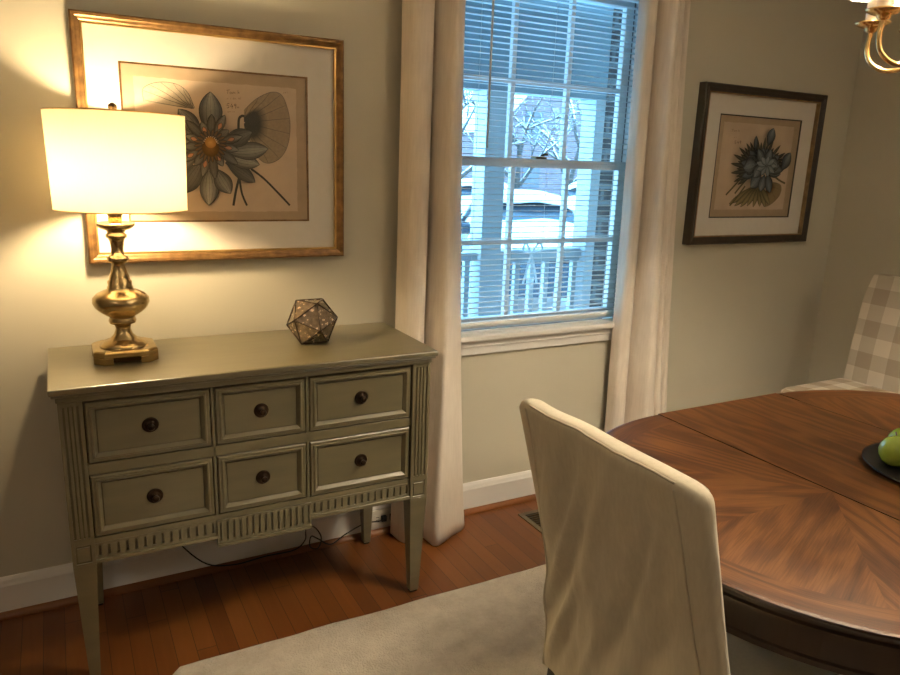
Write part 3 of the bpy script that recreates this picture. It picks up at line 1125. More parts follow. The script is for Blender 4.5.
# stems
a.curve([P1(470, 276), P1(472, 235), P1(484, 222), P1(494, 224)], .0075, DK)
a.curve([P1(472, 470), P1(460, 520), P1(450, 578)], .0075, DK)
a.curve([P1(474, 470), P1(484, 530), P1(504, 578)], .0065, DK)
a.curve([P1(520, 432), P1(570, 470), P1(625, 525), P1(674, 577)], .0065, DK)
a.curve([P1(260, 540), P1(225, 575), P1(200, 590)], .006, DK)
C = P1(355, 330)
# outer petals: (tip, base, width px, base colour, tip colour)
for tp, bs, w, cb, ct in [((205, 250), (320, 320), 78, DK, GR), ((170, 335), (310, 345), 80, GR, PG), ((185, 430), (312, 370), 82, DK, PG), ((245, 530), (325, 400), 84, GR, DK),
                          ((230, 195), (325, 300), 76, GR, PG),
                          ((357, 126), (352, 300), 104, GR, PG), ((352, 577), (350, 430), 88, GR, PL), ((438, 530), (378, 430), 80, GR, PG),
                          ((535, 485), (418, 405), 66, DK, GR), ((552, 415), (412, 385), 74, GR, PG), ((586, 352), (420, 365), 82, GR, PG), ((522, 285), (398, 335), 80, DK, GR)]:
    a.petal(P1(*bs), P1(*tp), w * MPX * 1.05, cb, ct, DK, 5, bend=random.uniform(-.05, .05))
for k in range(15):
    an = 2 * pi * k / 15 + .15
    r = 115 + 22 * sin(k * 2.3)
    tp = (355 + r * cos(an), 340 + r * 1.05 * sin(an))
    bs = (355 + 32 * cos(an), 335 + 32 * sin(an))
    a.petal(P1(*bs), P1(*tp), 42 * MPX, DK, GR if k % 2 else dim(PG, .8), DK, 3)
    if k % 2 == 0:
        m = (355 + r * .62 * cos(an), 338 + r * .62 * sin(an))
        a.petal(P1(m[0] - 12 * cos(an), m[1] - 12 * sin(an)), P1(m[0] + 18 * cos(an), m[1] + 18 * sin(an)), 20 * MPX, RED, dim(RED, 1.2), dim(RED, .7), 0)
for k in range(22):
    an = 2 * pi * k / 22
    bs = (355 + 25 * cos(an), 333 + 25 * sin(an))
    tp = (355 + 66 * cos(an), 342 + 66 * sin(an))
    a.petal(P1(*bs), P1(*tp), 15 * MPX, DK, BRN, DK, 0)


def disc(a, c, r, ci, co, n=28):
    a.layer()
    for k in range(n):
        t0, t1 = 2 * pi * k / n, 2 * pi * (k + 1) / n
        a.poly([c, (c[0] + r * cos(t0), c[1] + r * sin(t0)), (c[0] + r * cos(t1), c[1] + r * sin(t1))], [ci, co, co])


disc(a, P1(354, 350), 40 * MPX, BRN, (.07, .04, .018))
disc(a, P1(354, 328), 26 * MPX, OCH, (.26, .13, .04))


def scribble(a, f, x, y, words, h, w=.0011, c=(.09, .06, .04)):
    """old handwriting: the letter shapes as pen strokes; f maps crop pixels to the sheet"""
    S = {'T': [[(0, 0), (9, -1)], [(4, 0), (3, 9)]], 'o': [[(3, 4), (1, 6), (2, 9), (5, 8), (5, 5), (3, 4)]], 'm': [[(0, 9), (1, 4), (3, 5), (3, 9), (4, 5), (6, 5), (6, 9)]],
         'b': [[(1, 0), (1, 9), (4, 8), (4, 5), (1, 6)]], '5': [[(6, 0), (2, 0), (1, 4), (5, 4), (5, 8), (1, 9)]], '4': [[(4, 0), (1, 6), (6, 6)], [(5, 3), (4, 10)]],
         '9': [[(5, 1), (2, 1), (1, 4), (5, 4), (5, 1), (4, 10)]], 'n': [[(0, 9), (1, 4), (4, 5), (4, 9)]], 'r': [[(1, 4), (1, 9)], [(1, 6), (4, 4)]], 'i': [[(1, 4), (1, 9)]],
         '-': [[(0, 6), (7, 5)]], '.': [[(1, 9), (2, 9.5)]], 'a': [[(5, 4), (1, 5), (1, 8), (4, 8), (5, 4), (5, 9)]], 'l': [[(2, 0), (1, 9), (3, 9)]]}
    cx = x
    for ch_ in words:
        if ch_ in S:
            for st in S[ch_]:
                a.line([f(cx + p * h / 10, y + r * h / 10) for p, r in st], w, c)
        cx += h * (.75 if ch_ != ' ' else .5)


scribble(a, P1, 416, 122, 'Tom b', 16)
scribble(a, P1, 418, 148, 'n ian al', 11, .0007, (.16, .10, .06))
scribble(a, P1, 416, 175, '549', 19, .0016)
scribble(a, P1, 452, 182, ' m', 12, .0009)
scribble(a, P1, 420, 203, 'm-- --', 7, .0008, (.14, .09, .06))
scribble(a, P1, 640, 128, 'na l', 7, .0007, (.2, .13, .08))
a.build('botanical_drawing', p1)

p2 = picture(2.361, 3.178, 1.105, 1.807, .034, .042, [M['dark_frame'], M['bronze_lip']], M['dark_frame'],
             'dark-framed blue botanical print on the wall right of the curtains', None,
             (2.497, 3.052, 1.224, 1.685), (2.530, 3.006, 1.262, 1.652))


def P2(px, py):
    p = on_y(715 + px / 6.753, 115 + py / 6.753, -.0105)
    return (p.x, p.z)


a = Art(-.0093)
M2 = .0007 * 1.25
B1, B2, B3 = (.10, .12, .13), (.18, .21, .22), (.27, .295, .30)
OL, OD = (.36, .29, .14), (.13, .11, .055)
fan(a, P2(355, 470), [P2(352, 470), P2(400, 455), P2(446, 478), P2(438, 540), P2(385, 598), P2(330, 618), P2(332, 560)], dim(BRN, .8), (.26, .19, .10), 6, .45)
for tp, w in [((95, 600), 40), ((130, 615), 40), ((170, 622), 36), ((215, 615), 36), ((255, 622), 36), ((300, 618), 40), ((335, 618), 40), ((365, 605), 34)]:
    a.petal(P2(300, 470), P2(*tp), w * M2, dim(OD, 1.3), OL, OD, 2)
for p_ in [[(175, 425), (125, 480), (70, 540)], [(205, 440), (170, 480), (130, 530)], [(380, 400), (430, 440), (470, 462)], [(200, 480), (140, 560), (95, 612)]]:
    a.curve([P2(*q_) for q_ in p_], .009, OD)
for k in range(26):
    an = rad(-8 - 200 * k / 25)
    r = 185 + 22 * sin(k * 2.9)
    a.petal(P2(300 + 60 * cos(an), 370 + 60 * sin(an)), P2(300 + r * cos(an), 375 + r * 1.12 * sin(an)), 20 * M2, B1, OD, (.03, .03, .03), 0)
for k in range(18):
    an = rad(15 - 215 * k / 17)
    r = 135 + 15 * sin(k * 1.9)
    a.petal(P2(300 + 30 * cos(an), 360 + 30 * sin(an)), P2(300 + r * cos(an), 365 + r * sin(an)), 58 * M2, B1, B2, (.03, .035, .04), 3)
for tp, bs, w in [((375, 90), (335, 210), 66), ((488, 255), (425, 375), 72), ((255, 140), (250, 250), 34), ((170, 360), (260, 330), 90), ((215, 490), (290, 390), 80), ((280, 515), (310, 400), 66), ((345, 525), (325, 390), 60), ((395, 350), (330, 300), 70), ((235, 420), (290, 330), 70), ((350, 230), (320, 340), 64), ((262, 230), (300, 340), 60)]:
    a.petal(P2(*bs), P2(*tp), w * M2, B1, B3 if w > 62 else B2, (.035, .04, .045), 5)
for k in range(9):
    an = 2 * pi * k / 9
    a.petal(P2(315, 340), P2(315 + 70 * cos(an), 345 + 70 * sin(an)), 34 * M2, B2, B3, B1, 3)
scribble(a, P2, 78, 98, 'Tom b', 16, .0011)
scribble(a, P2, 95, 145, 'n i', 11, .0008)
scribble(a, P2, 95, 175, '549', 22, .0018)
scribble(a, P2, 495, 98, 'na l', 9, .0008, (.2, .13, .08))
a.build('botanical_drawing', p2)

# ------------------------------------------------------------------ rug, floor register
b = MB()
rx0, rx1, ry0, ry1 = .028, 2.95, -2.75, -.497
outl = []
N = 60


def ed(x, y, k):
    return (x + .006 * noise.noise(V((k * .35, 1, 0))), y + .012 * noise.noise(V((k * .28, 5, 0))))


seg = [((rx0 + .03, ry0), (rx1 - .03, ry0)), ((rx1, ry0 + .03), (rx1, ry1 - .03)), ((rx1 - .03, ry1), (rx0 + .03, ry1)), ((rx0, ry1 - .03), (rx0, ry0 + .03))]
kk = 0
for p, q_ in seg:
    for i in range(N):
        t = i / (N - 1)
        outl.append(ed(p[0] + (q_[0] - p[0]) * t, p[1] + (q_[1] - p[1]) * t, kk))
        kk += 1
m = len(outl)
cxr, cyr = (rx0 + rx1) / 2, (ry0 + ry1) / 2
ins = [(x + .008 * (1 if x < cxr else -1), y + .008 * (1 if y < cyr else -1)) for x, y in outl]
b.add([(x, y, .0005) for x, y in outl] + [(x, y, .009) for x, y in outl] + [(x, y, .0125) for x, y in ins],
      [(k, (k + 1) % m, m + (k + 1) % m, m + k) for k in range(m)] + [(m + k, m + (k + 1) % m, 2 * m + (k + 1) % m, 2 * m + k) for k in range(m)] + [tuple(range(2 * m, 3 * m)), tuple(range(m))[::-1]])
tag(b.build('area_rug', M['rug']), 'cream wool area rug on the wood floor under the table', 'rug')

vt = thing('floor_register', 'dark metal floor register in the wood floor under the window', 'vent', (1.53, -.27, 0))
b = MB()
x0, x1, y0, y1 = 1.462, 1.600, -.44, -.120
for p in ((x0, x1, y0, y0 + .022), (x0, x1, y1 - .022, y1), (x0, x0 + .022, y0 + .022, y1 - .022), (x1 - .022, x1, y0 + .022, y1 - .022)):
    b.box(*p, 0.0004, .006)
b.build('rim', noise_mat('vent_metal', (.10, .085, .06), (.14, .12, .085), 20, rough=.4, metal=.6), vt, bevel=.001)
b = MB()
b.box(x0 + .02, x1 - .02, y0 + .02, y1 - .02, .0004, .0012, 1)
k = y0 + .03
while k < y1 - .03:
    b.box(x0 + .022, x1 - .022, k, k + .006, .001, .0045, 0)
    k += .016
b.build('louvres', [M['brass_dark'], M['black_gap']], vt)

# ------------------------------------------------------------------ dining table
TZ, TCX, TCY, TR, LEAF = .765, 1.305, -1.530, .535, .50
tb = thing('dining_table', 'oval walnut dining table with sunburst veneer top and dark apron', 'table', (TCX + LEAF / 2, TCY, 0))


def half(cx, a0, name, seed):
    b = MB()
    rnd = random.Random(seed)
    NB = 4
    prof_r = [TR - .075]
    segs = 12
    zt = TZ
    sgn = 1 if name else -1
    for w in range(NB):
        t0, t1 = a0 + pi * w / NB, a0 + pi * (w + 1) / NB
        mid = (t0 + t1) / 2
        ou, ov = rnd.uniform(0, 9), rnd.uniform(0, 9)

        def uvw(x, y):
            dx, dy = x - cx, y - TCY
            # two mirrored leaves of veneer per wedge, grain running to the centre
            return (dx * cos(mid) + dy * sin(mid) + ou, abs(-dx * sin(mid) + dy * cos(mid)) + ov)
        for i in range(segs):
            ta, tbb = t0 + (t1 - t0) * i / segs, t0 + (t1 - t0) * (i + 1) / segs
            rr = TR - .078
            tri = [(cx, TCY), (cx + rr * cos(ta), TCY + rr * sin(ta)), (cx + rr * cos(tbb), TCY + rr * sin(tbb))]
            b.add([(x, y, zt) for x, y in tri], [(0, 1, 2)], 0, False, [[uvw(*p) for p in tri]])
    ns = NB * segs
    # cross band and edge profile
    ep = [(TR - .078, zt), (TR - .008, zt), (TR - .002, zt - .002), (TR, zt - .006), (TR - .001, zt - .012), (TR - .007, zt - .014), (TR - .007, zt - .018), (TR - .002, zt - .021), (TR - .002, zt - .027), (TR - .012, zt - .032), (TR - .10, zt - .032), (0, zt - .032)]
    for i in range(ns):
        ta, tbb = a0 + pi * i / ns, a0 + pi * (i + 1) / ns
        for k in range(len(ep) - 1):
            (ra, za), (rb, zb) = ep[k], ep[k + 1]
            vs = [(cx + ra * cos(ta), TCY + ra * sin(ta), za), (cx + rb * cos(ta), TCY + rb * sin(ta), zb), (cx + rb * cos(tbb), TCY + rb * sin(tbb), zb), (cx + ra * cos(tbb), TCY + ra * sin(tbb), za)]
            b.add(vs, [(0, 1, 2, 3)], 0 if k < 2 else 1, k > 1, [[(ta * .5, ra), (ta * .5, rb), (tbb * .5, rb), (tbb * .5, ra)]])
    # flat side at the joint
    y0, y1 = TCY - TR + .002, TCY + TR - .002
    b.add([(cx, y0, zt - .03), (cx, y1, zt - .03), (cx, y1, zt - .0015), (cx, y0, zt - .0015)], [(0, 1, 2, 3)], 1)
    return b.build('tabletop_half', [M['table'], M['walnut_dark']], tb, recalc=False)


half(TCX - .003, pi / 2, '', 5)
half(TCX + LEAF + .003, -pi / 2, 'r', 9)
b = MB()
x0, x1 = TCX + .003, TCX + LEAF - .003
yy = [TCY - TR, TCY - TR + .078, TCY + TR - .078, TCY + TR]
nst = 3
for j in range(nst):
    ya, yb = TCY - TR + 2 * TR * j / nst, TCY - TR + 2 * TR * (j + 1) / nst
    b.add([(x0, ya, TZ), (x1, ya, TZ), (x1, yb, TZ), (x0, yb, TZ)], [(0, 1, 2, 3)], 0, False, [[(ya, x0 * 1 + 3), (ya, x1 + 3), (yb, x1 + 3), (yb, x0 + 3)]])
ep = [(0, TZ), (.004, TZ - .005), (.002, TZ - .012), (-.005, TZ - .014), (-.005, TZ - .018), (0, TZ - .021), (0, TZ - .027), (-.01, TZ - .032), (-.3, TZ - .032)]
for s in (-1, 1):
    for (da, za), (db, zb) in zip(ep[:-1], ep[1:]):
        b.add([(x0, TCY + s * (TR + da), za), (x1, TCY + s * (TR + da), za), (x1, TCY + s * (TR + db), zb), (x0, TCY + s * (TR + db), zb)], [(0, 1, 2, 3)], 1)
for x in (x0, x1):
    b.add([(x, TCY - TR, TZ - .0015), (x, TCY + TR, TZ - .0015), (x, TCY + TR - .01, TZ - .03), (x, TCY - TR + .01, TZ - .03)], [(0, 1, 2, 3)], 1)
b.build('table_leaf', [M['table'], M['walnut_dark']], tb, recalc=False)
b = MB()   # apron ring
ra, rb = TR - .028, TR - .05
path = [(TCX + ra * cos(pi / 2 + pi * i / 32), TCY + ra * sin(pi / 2 + pi * i / 32)) for i in range(33)] + [(TCX + LEAF + ra * cos(-pi / 2 + pi * i / 32), TCY + ra * sin(-pi / 2 + pi * i / 32)) for i in range(33)]
pin = [(TCX + rb * cos(pi / 2 + pi * i / 32), TCY + rb * sin(pi / 2 + pi * i / 32)) for i in range(33)] + [(TCX + LEAF + rb * cos(-pi / 2 + pi * i / 32), TCY + rb * sin(-pi / 2 + pi * i / 32)) for i in range(33)]
n = len(path)
rows = [[(x, y, TZ - .0325) for x, y in path], [(x, y, TZ - .090) for x, y in path], [(x * 1.0 - (x - TCX - LEAF / 2) * -.006, y - (y - TCY) * -.008, TZ - .093) for x, y in path], [(x - (x - TCX - LEAF / 2) * -.006, y - (y - TCY) * -.008, TZ - .103) for x, y in path], [(x, y, TZ - .105) for x, y in pin], [(x, y, TZ - .0325) for x, y in pin]]
b.grid(rows, close=True, smooth=False)
b.build('apron', M['walnut_dark'], tb)
tcx = TCX + LEAF / 2
for dx in (-.20, .20):
    MB().lathe([(.16, .07), (.20, .085), (.26, .06), (.32, .05), (.42, .055), (.52, .075), (.58, .06), (.62, .05), (.66, .10), (.73, .11)], (tcx + dx, TCY, 0), 24).build('pedestal', M['walnut_dark'], tb)
    for s in (-1, 1):
        MB().tube(catmull([(tcx + dx, TCY + s * .03, .20), (tcx + dx * 1.2, TCY + s * .16, .21), (tcx + dx * 1.5, TCY + s * .28, .10), (tcx + dx * 1.7, TCY + s * .38, .045)], 6), [.045 - .02 * i / 18 for i in range(19)], 10).build('foot', M['walnut_dark'], tb)
    MB().box(tcx + dx - .04, tcx + dx + .04, TCY - .38, TCY + .38, .70, .7325).build('bearer', M['walnut_dark'], tb)

# ------------------------------------------------------------------ slipcovered chair
sc_ = thing('dining_chair', 'dining chair in a cream linen slipcover, back turned to the camera at the table', 'chair', (.90, -1.538, 0))
YL, YR = -1.303, -1.773
ZT, ZH = 1.003, .378


def xb(z):
    return .598 + min(ZT - z, .38) * .27 + max(0, ZT - z - .38) * .07


def xf(z):
    return .643 + min(ZT - z, .38) * .255 + max(0, ZT - z - .38) * .16


def cloth_ring(z, n_side=6, n_wide=46, inset=0.0):
    """rounded-rectangle outline of the chair back at height z, with hanging folds"""
    f = (ZT - z) / (ZT - ZH)
    w = .006 * f
    x0, x1 = xb(z) + inset, xf(z) - inset
    ya, yb = YR - w - .03 * max(0, f - .35) ** 2 / .4 + inset, YL - .007 * f - inset
    pts = []
    r = min(.016, .36 * (x1 - x0))
    rx = (x1 - x0 - r) * .8                       # soft, wide corners towards the back panel
    ry = max(.012, .046 * (1 - f * f * 1.3))
    for i in range(n_wide + 1):
        t = i / n_wide
        pts.append((x0, ya + ry + (yb - ya - 2 * ry) * t, 'b', t))
    for i in range(1, 4):
        a_ = pi / 2 * i / 4
        pts.append((x0 + rx - rx * cos(a_), yb - ry + ry * sin(a_), 'c', 0))
    for i in range(n_side + 1):
        t = i / n_side
        pts.append((x0 + rx + (x1 - r - x0 - rx) * t, yb, 'l', t))
    for i in range(1, 4):
        a_ = pi / 2 * i / 4
        pts.append((x1 - r + r * sin(a_), yb - r + r * cos(a_), 'c', 0))
    for i in range(n_wide + 1):
        t = i / n_wide
        pts.append((x1, yb - r - (yb - ya - 2 * r) * t, 'f', t))
    for i in range(1, 4):
        a_ = pi / 2 * i / 4
        pts.append((x1 - r + r * cos(a_), ya + r - r * sin(a_), 'c', 0))
    for i in range(n_side + 1):
        t = i / n_side
        pts.append((x1 - r - (x1 - r - x0 - rx) * t, ya, 'r', t))
    for i in range(1, 4):
        a_ = pi / 2 * i / 4
        pts.append((x0 + rx - rx * sin(a_), ya + ry - ry * cos(a_), 'c', 0))
    out = []
    for x, y, k, t in pts:
        d = 0
        if k == 'b':
            e = min(1, t * 7, (1 - t) * 7)
            d = (.034 * (.5 - abs(noise.noise(V((y * 8 + z * 3.2, z * 1.2, .3)))) * 1.6) + .017 * (.5 - abs(noise.noise(V((y * 20 + z * 9, z * 2.6, 4.7)))) * 1.6) + .004 * noise.noise(V((y * 60, z * 12, 9.2)))) * min(1, f * 3.5 + .12) * (.35 + .65 * e)
            x -= d + .010 * f * sin(pi * t)
        elif k in 'lr':
            d = (.006 * noise.noise(V((x * 30, z * 6, 8.1))) + .004 * noise.noise(V((x * 50 + z * 20, z * 9, 2.1)))) * min(1, f * 4)
            y += d if k == 'l' else -d - .004 * abs(sin(z * 14)) * f
        e = max(0, abs(y - (YL + YR) / 2) / ((YL - YR) / 2) - .80) / .2
        out.append((x, y, z - .014 * min(1, e) ** 2.2 * (1 - f) ** 3))
    return out


rows = []
for k in range(45):
    f = k / 44
    rows.append(cloth_ring(ZH + (ZT - .014 - ZH) * f))
for ins, dz in ((.0012, .009), (.0035, .005), (.0075, .0016), (.012, 0)):
    r = cloth_ring(ZT - .014, inset=ins)
    rows.append([(x, y, z + .014 - dz + .004 * noise.noise(V((y * 9, 2, 2)))) for x, y, z in r])
b = MB().grid(rows, close=True)
o = len(b.v) - len(rows[-1])
NW, NS = 46, 6
fs0 = NW + 1 + 3 + NS + 1 + 3            # first vertex of the front run
for i in range(NW):
    b.f.append([o + i, o + i + 1, o + fs0 + NW - i - 1, o + fs0 + NW - i])
b.f.append([o + NW] + list(range(o + NW + 1, o + fs0 + 1)))
b.f.append(list(range(o + fs0 + NW, o + len(rows[-1]))) + [o])
b.mi += [0] * (NW + 2)
b.smooth += [True] * (NW + 2)
b.build('back_slipcover', M['slip'], sc_)
# welted seams along the back panel and across the top
b = MB()
tp = cloth_ring(ZT - .014, inset=.004)
ft = cloth_ring(ZT - .014, inset=.006)
b.tube([(x, y, z + .0105 + .004 * noise.noise(V((y * 9, 2, 2)))) for x, y, z in tp[0:47]], .0022, 6)
b.tube([(x, y, z + .0100 + .004 * noise.noise(V((y * 9, 2, 2)))) for x, y, z in ft[60:107]], .0020, 6)
for k in (0, 46):
    pth = []
    for i in range(40):
        q_ = cloth_ring(ZT - .012 - (ZT - ZH - .014) * i / 39)[k]
        pth.append((q_[0] - .0006, q_[1], q_[2]))
    b.tube(pth, .0022, 6)
b.build('seam_piping', M['slip'], sc_)
# seat cover with skirt
rows = []
sx0, sx1, sy0, sy1 = .80, 1.135, -1.765, -1.312
for k, (z, g) in enumerate([(.36, .004), (.40, .003), (.44, .001), (.475, 0), (.490, -.008), (.497, -.022), (.499, -.06)]):
    ring = []
    for (cx, cy, a0) in ((sx1, sy1, 0), (sx0, sy1, pi / 2), (sx0, sy0, pi), (sx1, sy0, 1.5 * pi)):
        rr = .03
        px = cx + (-rr if cx == sx1 else rr) * (1 - min(0, g) / rr)
        py = cy + (-rr if cy == sy1 else rr) * (1 - min(0, g) / rr)
        for i in range(5):
            t = a0 + pi / 2 * i / 4
            ring.append((px + (rr + max(0, g)) * cos(t), py + (rr + max(0, g)) * sin(t), z))
    rows.append(ring)
b = MB().grid(rows, close=True)
o = len(b.v) - len(rows[-1])
b.f.append(list(range(o, len(b.v))))
b.mi.append(0)
b.smooth.append(True)
b.build('seat_slipcover', M['slip'], sc_)
for x, y, lean in ((.755, -1.335, -.045), (.755, -1.742, -.045), (1.10, -1.335, 0), (1.10, -1.742, 0)):
    h = .021
    MB().hexa([(x + lean - h * .75, y - h * .75, .0128), (x + lean + h * .75, y - h * .75, .0128), (x + lean + h * .75, y + h * .75, .0128), (x + lean - h * .75, y + h * .75, .0128)],
              [(x - h, y - h, .44), (x + h, y - h, .44), (x + h, y + h, .44), (x - h, y + h, .44)]).build('leg', M['leg_wood'], sc_, bevel=.003)

# ------------------------------------------------------------------ checked chair in the corner
pc = thing('side_chair', 'beige and white checked upholstered chair in the right-hand corner', 'chair', (2.92, -.645, 0))
cy0, cy1 = -.895, -.392
rows, uvr = [], []


def back_sheet(off):
    rows = []
    for k in range(15):
        f = k / 14
        row = []
        for i in range(13):
            t = i / 12
            y = cy1 + (cy0 - cy1) * t
            arch = .012 * sin(pi * t)
            z = .46 + (.992 + arch - .46) * f
            x = 3.112 + .070 * f ** 1.4 + off - .012 * sin(pi * t) * sin(pi * min(1, f * 1.05)) * (1 if off == 0 else -.3)
            ins = .018 * max(0, f - .82) / .18
            row.append((x, y + (ins if t > .5 else -ins) * abs(2 * t - 1), z))
        rows.append(row)
    return rows


fr, bk = back_sheet(0), back_sheet(.075)
b = MB()


def sheet(b, R, flip=False):
    for i in range(len(R) - 1):
        for j in range(len(R[0]) - 1):
            q_ = [R[i][j], R[i][j + 1], R[i + 1][j + 1], R[i + 1][j]]
            b.add(q_, [(0, 1, 2, 3)], 0, False, [[(p[1] + .318 + 3, p[2] + .028) for p in q_]])


sheet(b, fr)
sheet(b, bk)
n1 = len(fr[0]) - 1
for i in range(len(fr) - 1):
    for j in (0, n1):
        q_ = [fr[i][j], bk[i][j], bk[i + 1][j], fr[i + 1][j]]
        b.add(q_, [(0, 1, 2, 3)], 0, False, [[(p[0], p[2] + .05) for p in q_]])
for j in range(n1):
    for i in (0, len(fr) - 1):
        q_ = [fr[i][j], fr[i][j + 1], bk[i][j + 1], bk[i][j]]
        b.add(q_, [(0, 1, 2, 3)], 0, False, [[(p[1] + 3, p[0]) for p in q_]])
o = b.build('backrest', M['plaid'], pc, bevel=.012, seg=3)
b = MB()
rows = []
zz = [(.36, 0), (.40, .002), (.45, .002), (.488, 0), (.502, -.012), (.508, -.035), (.514, -.09)]
for z, g in zz:
    ring = []
    for (cx, cy, a0) in ((3.10, cy1, 0), (2.64, cy1, pi / 2), (2.64, cy0, pi), (3.10, cy0, 1.5 * pi)):
        rr = .035
        px = cx + (-rr if cx > 3 else rr) * (1 - min(0, g) / rr)
        py = cy + (-rr if cy == cy1 else rr) * (1 - min(0, g) / rr)
        for i in range(5):
            t = a0 + pi / 2 * i / 4
            ring.append((px + (rr + max(0, g)) * cos(t), py + (rr + max(0, g)) * sin(t), z))
    rows.append(ring)
for i in range(len(rows) - 1):
    n = len(rows[0])
    for j in range(n):
        q_ = [rows[i][j], rows[i][(j + 1) % n], rows[i + 1][(j + 1) % n], rows[i + 1][j]]
        b.add(q_, [(0, 1, 2, 3)], 0, True, [[(p[1] + 3.3, p[0] + (p[2] if i < 4 else 0)) for p in q_]])
b.add(rows[-1], [tuple(range(len(rows[-1])))], 0, True, [[(p[1] + 3.3, p[0]) for p in rows[-1]]])
b.build('seat', M['plaid'], pc)
for x, y, lean in ((2.68, -.43, 0), (2.68, -.855, 0), (3.07, -.43, .06), (3.07, -.855, .06)):
    h = .02
    zf = .0128 if x < 2.9 and y < -.5 else .0002
    MB().hexa([(x + lean - h * .7, y - h * .7, zf), (x + lean + h * .7, y - h * .7, zf), (x + lean + h * .7, y + h * .7, zf), (x + lean - h * .7, y + h * .7, zf)],
              [(x - h, y - h, .37), (x + h, y - h, .37), (x + h, y + h, .37), (x - h, y + h, .37)]).build('leg', M['walnut_dark'], pc, bevel=.003)

# ------------------------------------------------------------------ plate of apples
TX, TY = 1.634, -1.588
tr = MB().lathe([(0, .135), (.002, .150), (.008, .166), (.013, .172), (.0145, .172), (.0135, .166), (.006, .142), (.005, .0)], (TX, TY, TZ + .0004), 48, caps=False)
tr.add([(TX + .135 * cos(2 * pi * i / 48), TY + .135 * sin(2 * pi * i / 48), TZ + .0004) for i in range(48)], [tuple(range(48))[::-1]])
tag(tr.build('serving_plate', M['black']), 'round matte black plate on the dining table under green apples', 'plate')
apple_prof = [(.004, .003), (.001, .010), (.000, .016), (.004, .025), (.014, .0345), (.028, .0395), (.042, .0395), (.055, .034), (.064, .025), (.068, .016), (.067, .009), (.062, .004), (.059, .0012)]


def apple(x, y, z, s, tilt, rot, label):
    t = thing('green_apple', label, 'apple', (x, y, z), 'green apples on the black plate')
    Mx = Matrix.Rotation(rot, 4, 'Z') @ Matrix.Rotation(tilt, 4, 'Y') @ Matrix.Scale(s, 4)
    bb = MB().lathe(apple_prof, n=28)
    vs = [Mx @ V(p) for p in bb.v]
    lo = min(p.z for p in vs)
    bb.v = [tuple(p + V((x, y, z - lo))) for p in vs]
    bb.build('fruit', M['pear'], t)
    MB().tube([Mx @ V(p) + V((x, y, z - lo)) for p in ((0, 0, .058), (.001, 0, .068), (.005, 0, .078))], [.0014, .0013, .002], 7).build('stem', M['stem'], t)


zp = TZ + .0062
apple(1.550, -1.530, zp, 1.04, rad(24), rad(60), 'green apple at the left edge of the black plate, nearest the slipcovered chair')
apple(1.636, -1.497, zp, 1.04, rad(10), rad(120), 'green apple at the far back edge of the black plate')
apple(1.652, -1.590, zp, 1.06, rad(8), rad(200), 'green apple in the middle of the black plate')

# ------------------------------------------------------------------ chandelier
CX, CY, CR, CZ = 1.603, -1.482, .20, 1.774
cl = thing('chandelier', 'brass candle-arm chandelier with small pleated shades hanging above the table', 'chandelier', (CX, CY, ZC - .001))
MB().lathe([(1.64, .004), (1.65, .014), (1.665, .018), (1.68, .010), (1.69, .030), (1.715, .040), (1.74, .030), (1.755, .016), (1.80, .014), (1.83, .026), (1.86, .032), (1.89, .018), (1.93, .011), (1.97, .013), (1.985, .020), (2.0, .008)], (CX, CY, 0), 28).build('column', M['gold'], cl)
MB().tube([(CX, CY, 1.99), (CX, CY, 2.41)], .006, 8).build('stem', M['gold'], cl)
MB().lathe([(2.40, .012), (2.41, .045), (2.425, .06), (ZC - .001, .062)], (CX, CY, 0), 28).build('canopy', M['gold'], cl)
for k in range(8):
    an = rad(18 + 45 * k)
    ux, uy = cos(an), sin(an)

    def at(r, z):
        return (CX + ux * r, CY + uy * r, z)
    ar = MB().tube(catmull([at(CR, CZ - .012), at(CR + .003, CZ - .05), at(CR - .008, CZ - .080), at(CR - .040, CZ - .100), at(CR - .08, CZ - .096), at(CR - .12, CZ - .076), at(CR - .155, CZ - .070), at(.02, CZ - .066)], 6), .0056, 10).build('arm', M['gold'], cl)
    ex, ey, _ = at(CR, 0)
    MB().lathe([(CZ - .016, .006), (CZ - .012, .013), (CZ - .006, .014), (CZ - .003, .024), (CZ + .003, .036), (CZ + .006, .038), (CZ + .007, .036), (CZ + .003, .020)], (ex, ey, 0), 24).build('drip_cup', M['gold'], cl)
    MB().lathe([(CZ + .004, .0165), (CZ + .085, .0165)], (ex, ey, 0), 16).build('candle_sleeve', M['sleeve'], cl)
    MB().lathe([(CZ + .085, .008), (CZ + .098, .013), (CZ + .110, .012), (CZ + .128, .004)], (ex, ey, 0), 8).build('bulb', M['mini_bulb'], cl)
    rows = []
    for kz in range(2):
        r = .060 - .026 * kz
        z = CZ + .062 + .085 * kz
        rows.append([(ex + (r + .0025 * (1 if i % 2 else -1)) * cos(2 * pi * i / 72), ey + (r + .0025 * (1 if i % 2 else -1)) * sin(2 * pi * i / 72), z) for i in range(72)])
    MB().grid(rows, close=True, smooth=False).build('pleated_shade', M['mini_shade'], cl)

# ceiling fill lamps added behind the camera to light chair and right wall
def fill_lamp(x, y, k, label):
    fl = thing('added_fill_lamp', label, 'lamp', (x, y, ZC - .001), 'added fill lamps behind the camera')
    MB().lathe([(ZC - .03, .17 * k), (ZC - .001, .17 * k)], (x, y, 0), 32).build('base', M['trim'], fl)
    MB().lathe([(ZC - .105, .01), (ZC - .10, .07 * k), (ZC - .08, .125 * k), (ZC - .05, .155 * k), (ZC - .03, .16 * k)], (x, y, 0), 32).build('diffuser', M['fill_glow'], fl)


